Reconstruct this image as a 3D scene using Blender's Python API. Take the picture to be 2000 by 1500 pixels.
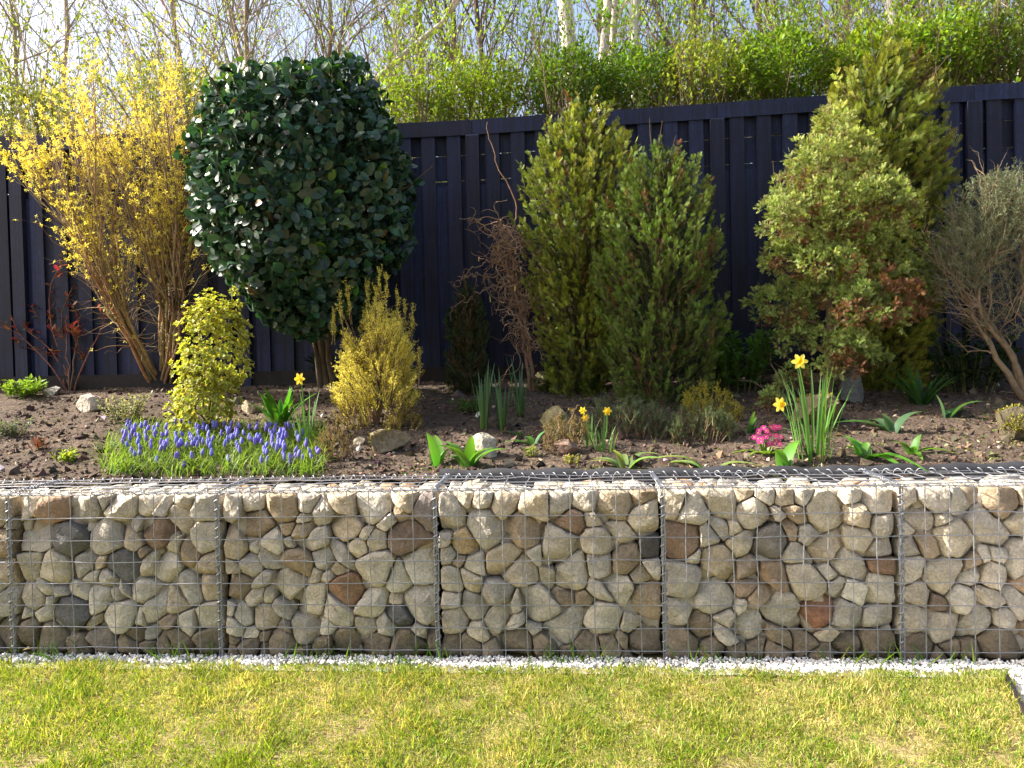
import bpy, math
import numpy as np
from mathutils import Matrix, Vector
for o in list(bpy.data.objects): bpy.data.objects.remove(o)
scene = bpy.context.scene
rng = np.random.default_rng(11)
U = lambda a, b, n=None: rng.uniform(a, b, n)
R = math.radians
# ------------------------------------------------------------------ camera
CAM = np.array([0.608, -3.366, 1.305]); YAW, PIT, ROL, FPX = R(4.295), R(-1.37), R(-1.28), 1500.0
_r = np.array([math.cos(YAW), math.sin(YAW), 0]); _f = np.array([-math.sin(YAW), math.cos(YAW), 0]); _u = np.array([0, 0, 1.])
FW = _f*math.cos(PIT)+_u*math.sin(PIT); _u2 = _u*math.cos(PIT)-_f*math.sin(PIT)
RT = _r*math.cos(ROL)+_u2*math.sin(ROL); UP = _u2*math.cos(ROL)-_r*math.sin(ROL)
cd = bpy.data.cameras.new('camera'); co = bpy.data.objects.new('camera', cd); scene.collection.objects.link(co)
cd.sensor_width = 36; cd.lens = 36*FPX/2000; cd.clip_start = .05; cd.clip_end = 2000
M4 = Matrix.Identity(4)
for i in range(3): M4[i][0] = RT[i]; M4[i][1] = UP[i]; M4[i][2] = -FW[i]; M4[i][3] = CAM[i]
co.matrix_world = M4; scene.camera = co
def ray(px, py): return FW+RT*(px-1000)/FPX+UP*(750-py)/FPX
def P(px, py, y):
    d = ray(px, py); return CAM+d*(y-CAM[1])/d[1]
def Pz(px, py, z):
    d = ray(px, py); return CAM+d*(z-CAM[2])/d[2]
# ------------------------------------------------------------------ world, sun, exposure
SUN_EL, SUN_BACK = R(35), R(2.6)            # the sun stands left of the wall, almost in the plane of its face
sd = np.array([-math.cos(SUN_EL)*math.cos(SUN_BACK), math.cos(SUN_EL)*math.sin(SUN_BACK), math.sin(SUN_EL)])
w = bpy.data.worlds.new('World'); scene.world = w; w.use_nodes = True
nt = w.node_tree; bg = nt.nodes['Background']
sk = nt.nodes.new('ShaderNodeTexSky'); sk.sky_type = 'NISHITA'; sk.sun_disc = False
sk.sun_elevation = SUN_EL; sk.sun_rotation = math.atan2(sd[0], sd[1]); sk.air_density = 1.0; sk.dust_density = 6.0; sk.ozone_density = 1.2
nt.links.new(sk.outputs[0], bg.inputs[0]); bg.inputs[1].default_value = 0.12
sl = bpy.data.lights.new('sun', 'SUN'); so = bpy.data.objects.new('sun', sl); scene.collection.objects.link(so)
sl.energy = 5.0; sl.angle = R(0.53); sl.color = (1, .94, .84)
so.rotation_euler = Vector(sd).to_track_quat('Z', 'Y').to_euler(); so.location = (-8, 0, 9)
scene.view_settings.view_transform = 'Standard'; scene.view_settings.look = 'None'
scene.view_settings.exposure = 1.65; scene.view_settings.gamma = 1
scene.render.engine = 'CYCLES'

# ------------------------------------------------------------------ helpers
COL = scene.collection
def nrm(a): return a/np.maximum(np.linalg.norm(a, axis=-1, keepdims=True), 1e-9)
def thing(name, label, cat, loc, group=None):
    o = bpy.data.objects.new(name, None); COL.objects.link(o); o.location = loc; o.empty_display_size = .1
    o['label'] = label; o['category'] = cat
    if group: o['group'] = group
    return o
def tag(o, label=None, cat=None, group=None, kind=None):
    for k, v in (('label', label), ('category', cat), ('group', group), ('kind', kind)):
        if v: o[k] = v
    return o
def worldloc(o):
    v = np.array(o.location); p = o.parent
    while p: v = v+np.array(p.location); p = p.parent
    return v
def raw_mesh(name, V, loops, sizes, col=None, smooth=False):
    me = bpy.data.meshes.new(name); V = np.asarray(V, np.float32)
    me.vertices.add(len(V)); me.vertices.foreach_set('co', V.ravel())
    me.loops.add(len(loops)); me.loops.foreach_set('vertex_index', np.asarray(loops, np.int32))
    sizes = np.asarray(sizes, np.int32); st = np.concatenate([[0], np.cumsum(sizes)[:-1]]).astype(np.int32)
    me.polygons.add(len(sizes)); me.polygons.foreach_set('loop_start', st); me.polygons.foreach_set('loop_total', sizes)
    me.polygons.foreach_set('use_smooth', np.full(len(sizes), smooth, bool))
    me.update(calc_edges=True)
    if col is not None:
        a = me.color_attributes.new('Col', 'FLOAT_COLOR', 'POINT')
        c = np.ones((len(V), 4), np.float32); c[:, :3] = col; a.data.foreach_set('color', c.ravel())
    return me
def link(name, me, mat, parent=None, loc=None):
    o = bpy.data.objects.new(name, me); COL.objects.link(o)
    if mat and not me.materials: me.materials.append(mat)
    if parent: o.parent = parent
    if loc is not None: o.location = loc
    return o
class MB:
    """collects pieces in world space; build() links ONE mesh object"""
    def __init__(s): s.V = []; s.L = []; s.S = []; s.C = []; s.n = 0
    def add(s, V, loops, sizes, col=(.5, .5, .5)):
        V = np.asarray(V, float).reshape(-1, 3); s.V.append(V); s.L.append(np.asarray(loops).ravel()+s.n); s.S.append(np.asarray(sizes).ravel())
        c = np.empty((len(V), 3)); c[:] = col; s.C.append(c); s.n += len(V); return s
    def scatter(s, T, pos, fr, sc, colA, colB=None):
        tv, tl, ts, tm = T; m = len(pos); n = len(tv)
        if m == 0: return s
        sc = np.asarray(sc, float)
        if sc.ndim == 1: sc = np.repeat(sc[:, None], 3, 1)
        V = np.einsum('mij,mnj->mni', fr, tv[None]*sc[:, None, :])+pos[:, None, :]
        loops = (np.asarray(tl)[None]+(np.arange(m)*n)[:, None]).ravel(); sizes = np.tile(ts, m)
        cA = np.empty((m, 3)); cA[:] = colA
        if colB is None: C = np.repeat(cA, n, 0)
        else:
            cB = np.empty((m, 3)); cB[:] = colB
            C = (cA[:, None]*(1-tm[None, :, None])+cB[:, None]*tm[None, :, None]).reshape(-1, 3)
        return s.add(V.reshape(-1, 3), loops, sizes, C)
    def tubes(s, PP, RR, sides=4, col=(.2, .15, .1)):
        PP = np.asarray(PP, float); RR = np.asarray(RR, float); m, k = PP.shape[:2]
        T = nrm(np.gradient(PP, axis=1)); ref = np.where(np.abs(T[..., 2:3]) > .9, np.array([1., 0, 0]), np.array([0, 0, 1.]))
        A = nrm(np.cross(T, ref)); B = np.cross(T, A); an = np.arange(sides)*2*np.pi/sides
        V = PP[:, :, None]+RR[:, :, None, None]*(A[:, :, None]*np.cos(an)[None, None, :, None]+B[:, :, None]*np.sin(an)[None, None, :, None])
        i = np.arange(m)[:, None, None]*k*sides+np.arange(k-1)[None, :, None]*sides; a = i+np.arange(sides); b = i+(np.arange(sides)+1) % sides
        q = np.stack([a, b, b+sides, a+sides], -1).reshape(-1)
        c = np.empty((m, 3)); c[:] = col
        s.add(V.reshape(-1, 3), q, np.full(len(q)//4, 4), np.repeat(c, k*sides, 0))
        return s
    def ribbons(s, PP, WW, N, fold=.2, col=(.1, .2, .05), colB=None):
        """bent leaf blades: three verts across, folded along the midrib"""
        m, k = PP.shape[:2]; T = nrm(np.gradient(PP, axis=1)); X = nrm(np.cross(T, np.broadcast_to(N[:, None], PP.shape))); Z = np.cross(X, T)
        V = np.stack([PP-X*WW[..., None]+Z*WW[..., None]*fold, PP, PP+X*WW[..., None]+Z*WW[..., None]*fold], 2)
        i = np.arange(m)[:, None, None]*k*3+np.arange(k-1)[None, :, None]*3+np.arange(2)
        q = np.stack([i, i+1, i+4, i+3], -1).reshape(-1)
        c = np.empty((m, 3)); c[:] = col; C = np.repeat(c[:, None], k*3, 1)
        if colB is not None:
            b = np.empty((m, 3)); b[:] = colB; t = np.repeat(np.linspace(0, 1, k), 3)[None, :, None]; C = C*(1-t)+b[:, None]*t
        return s.add(V.reshape(-1, 3), q, np.full(len(q)//4, 4), C.reshape(-1, 3))
    def box(s, lo, hi, col=(.5, .5, .5)):
        (a, b, c), (d, e, f) = lo, hi
        V = [(a, b, c), (d, b, c), (d, e, c), (a, e, c), (a, b, f), (d, b, f), (d, e, f), (a, e, f)]
        return s.add(V, [0, 3, 2, 1, 4, 5, 6, 7, 0, 1, 5, 4, 1, 2, 6, 5, 2, 3, 7, 6, 3, 0, 4, 7], [4]*6, col)
    def build(s, name, mat, parent=None, smooth=False, kind=None, sharp=None):
        V = np.concatenate(s.V)
        if parent is not None: V = V-worldloc(parent)
        me = raw_mesh(name, V, np.concatenate(s.L), np.concatenate(s.S), np.concatenate(s.C), smooth)
        if sharp: me.set_sharp_from_angle(angle=sharp)
        o = link(name, me, mat, parent)
        if kind: o['kind'] = kind
        return o
def frames(d, hint=None):
    d = nrm(d)
    if hint is None: hint = rng.normal(size=d.shape)
    Z = hint-np.sum(hint*d, -1, keepdims=True)*d; Z = nrm(Z); X = np.cross(d, Z)
    return np.stack([X, d, Z], -1)
def rdir(n): return nrm(rng.normal(size=(n, 3)))
def vary(c, n, v=.25, h=.1):
    c = np.asarray(c, float); return np.clip(c*(1+rng.normal(size=(n, 1))*v)*(1+rng.normal(size=(n, 3))*h), .004, .9)
def mixc(a, b, t): t = np.asarray(t)[:, None]; return np.asarray(a)*(1-t)+np.asarray(b)*t
_nd = [(nrm(rng.normal(size=3)), U(0, 6.28)) for _ in range(40)]
def noise3(p, f, k=0):
    o = 0
    for j in range(6):
        d, ph = _nd[(k*6+j) % 40]; o = o+np.sin(p@d*f*(1+.37*j)+ph)/(1+.3*j)
    return o/3
# templates: verts, loops, sizes, mask (0 base colour .. 1 tip/edge colour)
def T(v, f, m=None):
    v = np.array(v, float); return v, np.array([i for q in f for i in q]), np.array([len(q) for q in f]), (np.array(m, float) if m is not None else v[:, 1].clip(0, 1))
LEAF = T([(0, 0, 0), (-.27, .45, .07), (0, .5, 0), (.27, .45, .07), (0, 1, -.05)], [(0, 2, 1), (0, 3, 2), (1, 2, 4), (2, 3, 4)])
OVAL = T([(0, 0, 0), (-.16, .2, .03), (.16, .2, .03), (0, .3, -.02), (-.24, .52, .04), (.24, .52, .04), (0, .6, -.02), (-.17, .82, 0), (.17, .82, 0), (0, 1, -.1)],
         [(0, 3, 1), (0, 2, 3), (1, 3, 6, 4), (3, 2, 5, 6), (4, 6, 9, 7), (6, 5, 8, 9)], [.2, 1, 1, 0, 1, 1, 0, 1, 1, .8])
NEED = T([(0, 0, 0), (.052, .45, .03), (0, 1, 0), (-.052, .45, .03)], [(0, 1, 2, 3)])
LEAF2 = T([(0, 0, 0), (.27, .5, .05), (0, 1, 0), (-.27, .5, .05)], [(0, 1, 2), (0, 2, 3)])
def spray_t(n=5, w=.075):
    v, f, m = [], [], []
    def tri(b, d, L, ww):
        i = len(v); d = np.array(d); p = np.array([-d[1], d[0]])*ww; b = np.array(b)
        for q, mm in ((b-p*1.15+d*L*.1, .1), (b+d*L, 1), (b+p*1.15+d*L*.1, .1)): v.append((q[0], q[1], -.25*q[0]**2-.12*q[1]**2)); m.append(min(1, mm*.6+.4*q[1]))
        f.append((i, i+1, i+2))
    tri((0, 0), (0, 1), 1.0, w*.7)
    for j in range(n):
        t = .12+.72*j/(n-1); L = .46*(1-t)**.6+.1
        for s in (-1, 1): tri((0, t+.03*s), (s*math.sin(.75), math.cos(.75)), L, w)
    return T(v, f, m)
SPRAY = spray_t(4, .055); SPRAY3 = spray_t(3, .085)
PEB = T([(0, 0, 1), (1, 0, .1), (.1, 1, -.1), (-1, 0, .15), (-.1, -1, 0), (.1, .1, -.8)], [(0, 1, 2), (0, 2, 3), (0, 3, 4), (0, 4, 1), (5, 2, 1), (5, 3, 2), (5, 4, 3), (5, 1, 4)])

# ------------------------------------------------------------------ materials
MATS = {}
def mat(name, base=(.5, .5, .5), rough=.7, spec=.4, attr=None, trans=0, tint=(1.25, 1.3, .55), noise=None, bump=None, coords='Object', metal=0):
    """attr 'Col' reads the vertex colour, 'obj' the object colour; noise=(scale, dark, light); bump=(scale, strength, dist)"""
    m = bpy.data.materials.new(name); m.use_nodes = True; t = m.node_tree; N = t.nodes; L = t.links
    b = N['Principled BSDF']; b.inputs['Roughness'].default_value = rough; b.inputs['Specular IOR Level'].default_value = spec; b.inputs['Metallic'].default_value = metal
    src = None
    if attr == 'Col':
        a = N.new('ShaderNodeAttribute'); a.attribute_name = 'Col'; src = a.outputs['Color']
    elif attr == 'obj':
        a = N.new('ShaderNodeObjectInfo'); src = a.outputs['Color']
    else:
        a = N.new('ShaderNodeRGB'); a.outputs[0].default_value = (*base, 1); src = a.outputs[0]
    tc = N.new('ShaderNodeTexCoord'); vec = tc.outputs[coords]
    if noise:
        for sc, dk, lt in (noise if isinstance(noise[0], tuple) else (noise,)):
            n = N.new('ShaderNodeTexNoise'); n.inputs['Scale'].default_value = sc; n.inputs['Detail'].default_value = 6; n.inputs['Roughness'].default_value = .62
            L.new(vec, n.inputs['Vector'])
            r = N.new('ShaderNodeMapRange'); r.inputs[1].default_value = .3; r.inputs[2].default_value = .7; r.inputs[3].default_value = dk; r.inputs[4].default_value = lt
            L.new(n.outputs[0], r.inputs[0])
            x = N.new('ShaderNodeMix'); x.data_type = 'RGBA'; x.blend_type = 'MULTIPLY'; x.inputs[0].default_value = 1
            L.new(src, x.inputs[6]); L.new(r.outputs[0], x.inputs[7]); src = x.outputs[2]
    L.new(src, b.inputs['Base Color'])
    if bump:
        n = N.new('ShaderNodeTexNoise'); n.inputs['Scale'].default_value = bump[0]; n.inputs['Detail'].default_value = 5; L.new(vec, n.inputs['Vector'])
        bp = N.new('ShaderNodeBump'); bp.inputs['Strength'].default_value = bump[1]; bp.inputs['Distance'].default_value = bump[2]
        L.new(n.outputs[0], bp.inputs['Height']); L.new(bp.outputs[0], b.inputs['Normal'])
    if trans:
        tr = N.new('ShaderNodeBsdfTranslucent'); x = N.new('ShaderNodeMix'); x.data_type = 'RGBA'; x.blend_type = 'MULTIPLY'; x.inputs[0].default_value = 1
        x.inputs[7].default_value = (*tint, 1); L.new(src, x.inputs[6]); L.new(x.outputs[2], tr.inputs[0])
        ms = N.new('ShaderNodeMixShader'); ms.inputs[0].default_value = trans; L.new(b.outputs[0], ms.inputs[1]); L.new(tr.outputs[0], ms.inputs[2])
        L.new(ms.outputs[0], N['Material Output'].inputs[0])
    MATS[name] = m; return m
leafm = mat('leaf', attr='Col', rough=.5, spec=.35, trans=.42)
glossm = mat('glossy_leaf', attr='Col', rough=.36, spec=.42, trans=.2)
needlem = mat('needle', attr='Col', rough=.6, spec=.25, trans=.24)
feathm = mat('feathery_needle', attr='Col', rough=.6, spec=.2, trans=.45, tint=(1.1, 1.05, .7))
petalm = mat('petal', attr='Col', rough=.6, spec=.2, trans=.4, tint=(1.1, 1.05, .9))
barkm = mat('bark', attr='Col', rough=.85, spec=.2, noise=(30, .7, 1.25))
grassm = mat('grass_blade', attr='Col', rough=.5, spec=.3, trans=.4)
wirem = mat('galvanised_wire', (.27, .28, .31), .45, .5, metal=.45, noise=(60, .8, 1.1))
stonem = mat('field_stone', attr='obj', rough=.78, spec=.3, noise=((9, .74, 1.2), (95, .66, 1.28)), bump=(48, 1.0, .009))
innerm = mat('inner_stone', attr='Col', rough=.85, spec=.2, noise=(20, .7, 1.2), bump=(60, .5, .005))
paintm = mat('navy_black_timber', (.0058, .0092, .0320), .65, .32, noise=((6, .7, 1.3), (45, .75, 1.25)), bump=(70, .35, .003))
_t = paintm.node_tree; _N, _L = _t.nodes, _t.links          # each board weathers a little differently, grain runs along it
_b = _N['Principled BSDF']; _src = _b.inputs['Base Color'].links[0].from_socket; _oi = _N.new('ShaderNodeObjectInfo'); _mr = _N.new('ShaderNodeMapRange'); _mr.inputs[3].default_value = .65; _mr.inputs[4].default_value = 1.55; _L.new(_oi.outputs['Random'], _mr.inputs[0])
_tc = _N.new('ShaderNodeTexCoord'); _mp = _N.new('ShaderNodeMapping'); _mp.inputs['Scale'].default_value = (55, 55, 2.2); _L.new(_tc.outputs['Object'], _mp.inputs['Vector']); _gn = _N.new('ShaderNodeTexNoise'); _gn.inputs['Scale'].default_value = 1; _gn.inputs['Detail'].default_value = 5; _L.new(_mp.outputs[0], _gn.inputs['Vector'])
_m2 = _N.new('ShaderNodeMapRange'); _m2.inputs[1].default_value = .32; _m2.inputs[2].default_value = .72; _m2.inputs[3].default_value = .55; _m2.inputs[4].default_value = 1.7; _L.new(_gn.outputs[0], _m2.inputs[0])
for _f in (_mr, _m2):
    _x = _N.new('ShaderNodeMix'); _x.data_type = 'RGBA'; _x.blend_type = 'MULTIPLY'; _x.inputs[0].default_value = 1; _L.new(_src, _x.inputs[6]); _L.new(_f.outputs[0], _x.inputs[7]); _src = _x.outputs[2]
_L.new(_src, _b.inputs['Base Color'])
boardm = mat('dark_board', (.016, .013, .013), .75, .3, noise=((5, .6, 1.4), (40, .8, 1.2)), bump=(60, .4, .004))
soilm = mat('soil', (.084, .061, .045), .95, .15, noise=((2.2, .75, 1.25), (26, .62, 1.35), (130, .7, 1.3)), bump=(55, 1.0, .012))
crumbm = mat('soil_crumb', attr='Col', rough=.95, spec=.15)
rockm = mat('bed_rock', attr='obj', rough=.85, spec=.25, noise=((7, .5, 1.45), (45, .65, 1.3)), bump=(45, .9, .014))
gravm = mat('white_gravel', attr='Col', rough=.7, spec=.3)
fabm = mat('weed_membrane', (.03, .031, .035), .75, .35, noise=(9, .7, 1.4), bump=(160, .3, .001))
turfm = mat('turf_soil', (.24, .19, .085), .95, .1, noise=((3, .7, 1.3), (60, .6, 1.4)), bump=(70, .8, .01))
bankm = mat('bank_earth', (.09, .08, .035), .95, .1, noise=(1.5, .6, 1.4), bump=(12, .8, .05))

# ------------------------------------------------------------------ terrain
def soil(x, y):
    x = np.asarray(x, float); y = np.asarray(y, float); p = np.stack([x, y, x*0], -1)
    return .735+.212*(np.clip(y, .4, 9)-.4)+.020*noise3(p, 3.1, 0)+.010*noise3(p, 9, 1)
def G(px, py):
    """the point of the planting bed seen at a pixel"""
    d = ray(px, py); t = 3.5
    for _ in range(60):
        q = CAM+d*t; e = q[2]-float(soil(q[0], q[1])); t += e/(abs(d[2])+.22)*.8
    return CAM+d*t
def sheet(name, xs, ys, zf, m):
    X, Y = np.meshgrid(xs, ys); Z = zf(X, Y); V = np.stack([X, Y, Z], -1).reshape(-1, 3); nx, ny = len(xs), len(ys)
    i = (np.arange(ny-1)[:, None]*nx+np.arange(nx-1)).ravel(); q = np.stack([i, i+1, i+1+nx, i+nx], -1).ravel()
    o = link(name, raw_mesh(name, V, q, np.full(len(q)//4, 4), None, True), m); o['kind'] = 'structure'; return o
FENCE_Y = 2.62
def bedz(X, Y):
    p = np.stack([X, Y, X*0], -1)
    return soil(X, Y)+.009*noise3(p, 34, 2)+.006*noise3(p, 80, 3)+rng.normal(size=X.shape)*.0018
sheet('ground', np.concatenate([[-400, -60, -12], np.linspace(-6, 6, 40), [12, 60, 400]]), np.concatenate([[-400, -50, -10], np.linspace(-5, .2, 30), [3, 60, 400]]), lambda X, Y: -.012+X*0, turfm)
bed = sheet('planting_bed', np.linspace(-5, 5.2, 480), np.linspace(.405, 2.66, 130), bedz, soilm)
sheet('bank', np.concatenate([[-400, -80, -20], np.linspace(-7, 7, 20), [20, 80, 400]]), np.concatenate([np.linspace(2.68, 8, 12), [14, 30, 80, 400]]),
      lambda X, Y: 1.16+.02*(np.minimum(Y, 40)-2.6)+.06*noise3(np.stack([X, Y, 0*X], -1), 1.1, 4), bankm)
mb = MB(); mb.box((-5.5, .405, -.01), (5.5, .45, .71)); o = mb.build('bed_retaining_face', soilm); o['kind'] = 'structure'
# soil crumbs, chips and pale bits
n = 12500; x = U(-3.4, 3.7, n); y = .42+2.2*U(0, 1, n)**1.5; z = soil(x, y); s = np.exp(rng.normal(size=n)*.55)*.0066
c = vary((.088, .063, .047), n, .4); k = U(0, 1, n); c[k > .93] = vary((.30, .24, .17), int((k > .93).sum()), .3); c[k > .988] = vary((.5, .46, .4), int((k > .988).sum()), .2)
mb = MB(); sc = np.stack([s*U(.8, 1.7, n), s*U(.8, 1.7, n), s*U(.5, 1.1, n)], -1); mb.scatter(PEB, np.stack([x, y, z+s*.2], -1), frames(rdir(n)), sc, c)
tag(mb.build('soil_crumbs', crumbm), 'loose brown soil crumbs and bark bits over the sloping bed', 'soil', kind='stuff')

# moss and seedling weeds on the bed
n = 5200; x = U(-3.2, 3.6, n); y = .43+1.9*U(0, 1, n)**1.8; pp = np.stack([x, y, 0*x], -1); k = noise3(pp, 5.5, 4)+.25*rng.normal(size=n)+.22*(x > .6) > .62; x, y = x[k], y[k]; n = len(x)
p_ = np.repeat(np.stack([x, y, soil(x, y)], -1), 5, 0)+rng.normal(size=(n*5, 3))*[.014, .014, .002]; m = n*5; mb = MB(); c = vary((.16, .17, .025), m, .3); gk = U(0, 1, m) < .3; c[gk] = vary((.10, .19, .03), int(gk.sum()), .2)
mb.scatter(LEAF, p_, frames(nrm(rdir(m)*[1, 1, .3]+[0, 0, .5])), U(.007, .017, m), c, c*1.4); tag(mb.build('bed_moss', leafm), 'patchy yellow green moss and weed seedlings on the soil', 'moss', kind='stuff')

n = 1500; x = U(-3.2, 3.6, n); y = .43+2.1*U(0, 1, n)**1.3; mb = MB(); p_ = np.stack([x, y, soil(x, y)+.008], -1); d = nrm(np.stack([rng.normal(size=n), rng.normal(size=n), rng.normal(size=n)*.2], -1))
mb.scatter(LEAF, p_, frames(d, rdir(n)*.4+[0, 0, 1]), U(.015, .04, n)*np.where(U(0, 1, n) < .5, 1, .6), vary((.20, .13, .07), n, .35), vary((.30, .21, .12), n, .3)); L = U(.03, .11, 420); i = rng.integers(0, n, 420); a = np.stack([p_[i]-d[i]*L[:, None]*.5, p_[i]+[0, 0, .004], p_[i]+d[i]*L[:, None]*.5], 1); a[:, :, 2] = soil(a[:, :, 0], a[:, :, 1])+.008
mb.tubes(a, np.full((420, 3), .0016), 3, vary((.26, .19, .12), 420)); tag(mb.build('leaf_litter', crumbm), 'dead leaves and small twigs lying on the bed soil', 'leaf litter', kind='stuff')

# ------------------------------------------------------------------ gabion wall
WH = .758; WD = .40
def clip_poly(poly, a, nrmv, c):
    out = []; n = len(poly)
    for i in range(n):
        p, q = poly[i], poly[(i+1) % n]; dp, dq = p@nrmv-c, q@nrmv-c
        if dp <= 0: out.append(p)
        if dp*dq < 0: out.append(p+(q-p)*dp/(dp-dq))
    return out
def pack(w, h, rmin, rmax, fill=.93):
    rs = []
    while sum(math.pi*r*r for r in rs) < fill*w*h: rs.append(rmin+(rmax-rmin)*rng.uniform()**1.15)
    rs = np.array(rs); n = len(rs); p = np.stack([U(0, w, n), U(0, h, n)], -1)
    for it in range(120):
        d = p[:, None]-p[None]; L = np.linalg.norm(d, axis=-1)+np.eye(n)*9+1e-6; ov = np.clip(rs[:, None]+rs[None]-L, 0, None)
        p += .25*(d/L[..., None]*ov[..., None]).sum(1); lim = rs*.75
        p[:, 0] = np.clip(p[:, 0], lim, w-lim); p[:, 1] = np.clip(p[:, 1], lim, h-lim)
    cells = []; ph = U(0, 6.28, 4)
    for i in range(n):
        poly = [np.array(q, float) for q in ((0, 0), (w, 0), (w, h), (0, h))]
        order = np.argsort(np.linalg.norm(p-p[i], axis=1))[1:24]
        for j in order:
            v = p[j]-p[i]; L2 = v@v
            c = (p[j]@p[j]-p[i]@p[i]+rs[i]**2-rs[j]**2)/2
            poly = clip_poly(poly, None, v, c)
            if len(poly) < 3: break
        if len(poly) >= 3:                      # bend the packing so that no stone stays round
            q = np.array(poly); m = np.concatenate([q*.5+np.roll(q, -1, 0)*.5, q], 1).reshape(-1, 2)[:, [0, 1]]; ed = (np.sin(np.pi*q[:, 0]/w)*np.sin(np.pi*q[:, 1]/h)).clip(0, 1)**.35
            q = q+ed[:, None]*np.stack([.024*np.sin(q[:, 1]*23+ph[0])+.012*np.sin(q[:, 0]*31+q[:, 1]*19+ph[1]), .022*np.sin(q[:, 0]*21+ph[2])+.012*np.sin(q[:, 1]*29-q[:, 0]*17+ph[3])], -1); cells.append(q)
    return cells
def stone_geo(cell, gap=.003, depth=.09, nn=22, tilt=.20, bulge=1.0):
    c = cell.mean(0); q = cell-c; rm = np.sqrt(abs(.5*np.sum(q[:, 0]*np.roll(q[:, 1], -1)-q[:, 1]*np.roll(q[:, 0], -1)))/math.pi)
    q = q*(1-gap/max(rm, .01)-U(0, .018)); a = rng.normal()*.05; q = q@np.array([[math.cos(a), -math.sin(a)], [math.sin(a), math.cos(a)]])
    for _ in range(2):
        k = .05 if _ == 0 else .16; nx = np.roll(q, -1, 0); q = np.stack([q*(1-k)+nx*k, q*k+nx*(1-k)], 1).reshape(-1, 2)
    e = np.linalg.norm(np.roll(q, -1, 0)-q, axis=1); L = np.concatenate([[0], np.cumsum(e)]); qq = np.concatenate([q, q[:1]])
    tt = np.linspace(0, L[-1], nn, endpoint=False); q = np.stack([np.interp(tt, L, qq[:, i]) for i in (0, 1)], -1)
    q += rng.normal(size=q.shape)*rm*.022
    fs = [1, 1, .98, .94, .84, .62, .34]; V = []
    ax, ay = rng.normal(size=2)*tilt
    planes = [(U(0, 6.28), U(.3, 1.2), U(.2, .75)) for _ in range(rng.integers(2, 6))]
    pts = [q*f for f in fs]+[np.zeros((1, 2))]
    for j, pt in enumerate(pts):
        h = ax*pt[:, 0]+ay*pt[:, 1]
        for th, sl_, cc in planes: h = np.minimum(h, sl_*(cc*rm-(pt[:, 0]*math.cos(th)+pt[:, 1]*math.sin(th))))
        f = fs[j] if j < len(fs) else 0; kk = .20; e = max(0, (f-(1-kk))/kk); h = h-.20*rm*bulge*(1-math.sqrt(max(0, 1-e*e*.98)))
        if j == 0: h = h*0-depth
        elif j == 1: h = h-.18*rm
        h = h+rng.normal(size=len(pt))*rm*.022*(j > 0)
        V.append(np.concatenate([pt, h[:, None]], 1))
    V = np.concatenate(V); V[:, 2] -= V[nn:, 2].max(); V[:nn, 2] = -depth
    Lp, S = [], []
    for r in range(len(fs)-1):
        for i in range(nn):
            k = (i+1) % nn; Lp += [r*nn+i, r*nn+k, (r+1)*nn+k, (r+1)*nn+i]; S.append(4)
    r = len(fs)-1
    for i in range(nn): Lp += [r*nn+i, r*nn+(i+1) % nn, (r+1)*nn]; S.append(3)
    return c, V, Lp, S, rm
CREAM = [(.45, .385, .295), (.48, .425, .34), (.43, .38, .305), (.41, .335, .235), (.47, .405, .30), (.39, .35, .29), (.50, .445, .355)]
SPEC = [(150, 1075, (.085, .085, .09)), (245, 1110, (.10, .10, .11)), (150, 1185, (.09, .09, .095)), (97, 1030, (.24, .15, .09)), (285, 1065, (.17, .11, .075)), (800, 1042, (.20, .19, .17)),
        (785, 1095, (.15, .10, .07)), (760, 1190, (.075, .08, .09)), (1280, 1065, (.05, .052, .06)), (1130, 1040, (.20, .13, .09)), (1095, 1165, (.22, .16, .11)), (1480, 1080, (.13, .12, .11)),
        (1345, 1070, (.18, .115, .075)), (1520, 1150, (.22, .15, .095)), (1615, 1190, (.22, .095, .05)), (1738, 1112, (.17, .10, .06)), (1830, 1200, (.17, .12, .085)), (540, 1225, (.20, .165, .14)),
        (1668, 1158, (.52, .48, .40)), (675, 1115, (.22, .12, .07)), (1455, 1160, (.24, .17, .12)), (910, 1080, (.40, .29, .17)), (830, 1020, (.17, .14, .13)), (1990, 1140, (.33, .22, .13)), (215, 1270, (.2, .16, .12)), (560, 1030, (.35, .26, .17))]
SPECW = [(P(a, b, 0), c) for a, b, c in SPEC]
used_spec = set()
LABELS = {-3: 'wire gabion basket of pale stones below the low grey groundcover',
          -2: 'wire gabion basket with three dark flint stones below the grape hyacinths',
          -1: 'wire gabion basket with a rust orange stone, in front of the yellow tree heather',
          0: 'wire gabion basket backed by exposed black membrane below the paired tulip leaves',
          1: 'wire gabion basket holding one large rust red stone, in front of the pink primrose',
          2: 'wire gabion basket at the end where the white gravel path turns off'}
def helix(p0, p1, rad, pitch, wr, mb, ph=0):
    p0, p1 = np.array(p0), np.array(p1); L = np.linalg.norm(p1-p0); d = (p1-p0)/L; k = int(L/pitch*9); t = np.linspace(0, 1, k)
    ref = np.array([0, 1., 0]) if abs(d[1]) < .9 else np.array([1., 0, 0]); a = np.cross(d, ref); a /= np.linalg.norm(a); b = np.cross(d, a); w_ = 2*np.pi*L/pitch*t+ph
    pts = p0+t[:, None]*(p1-p0)+rad*(np.cos(w_)[:, None]*a+np.sin(w_)[:, None]*b); mb.tubes(pts[None], np.full((1, k), wr), 4, (.4, .4, .4))
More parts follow.
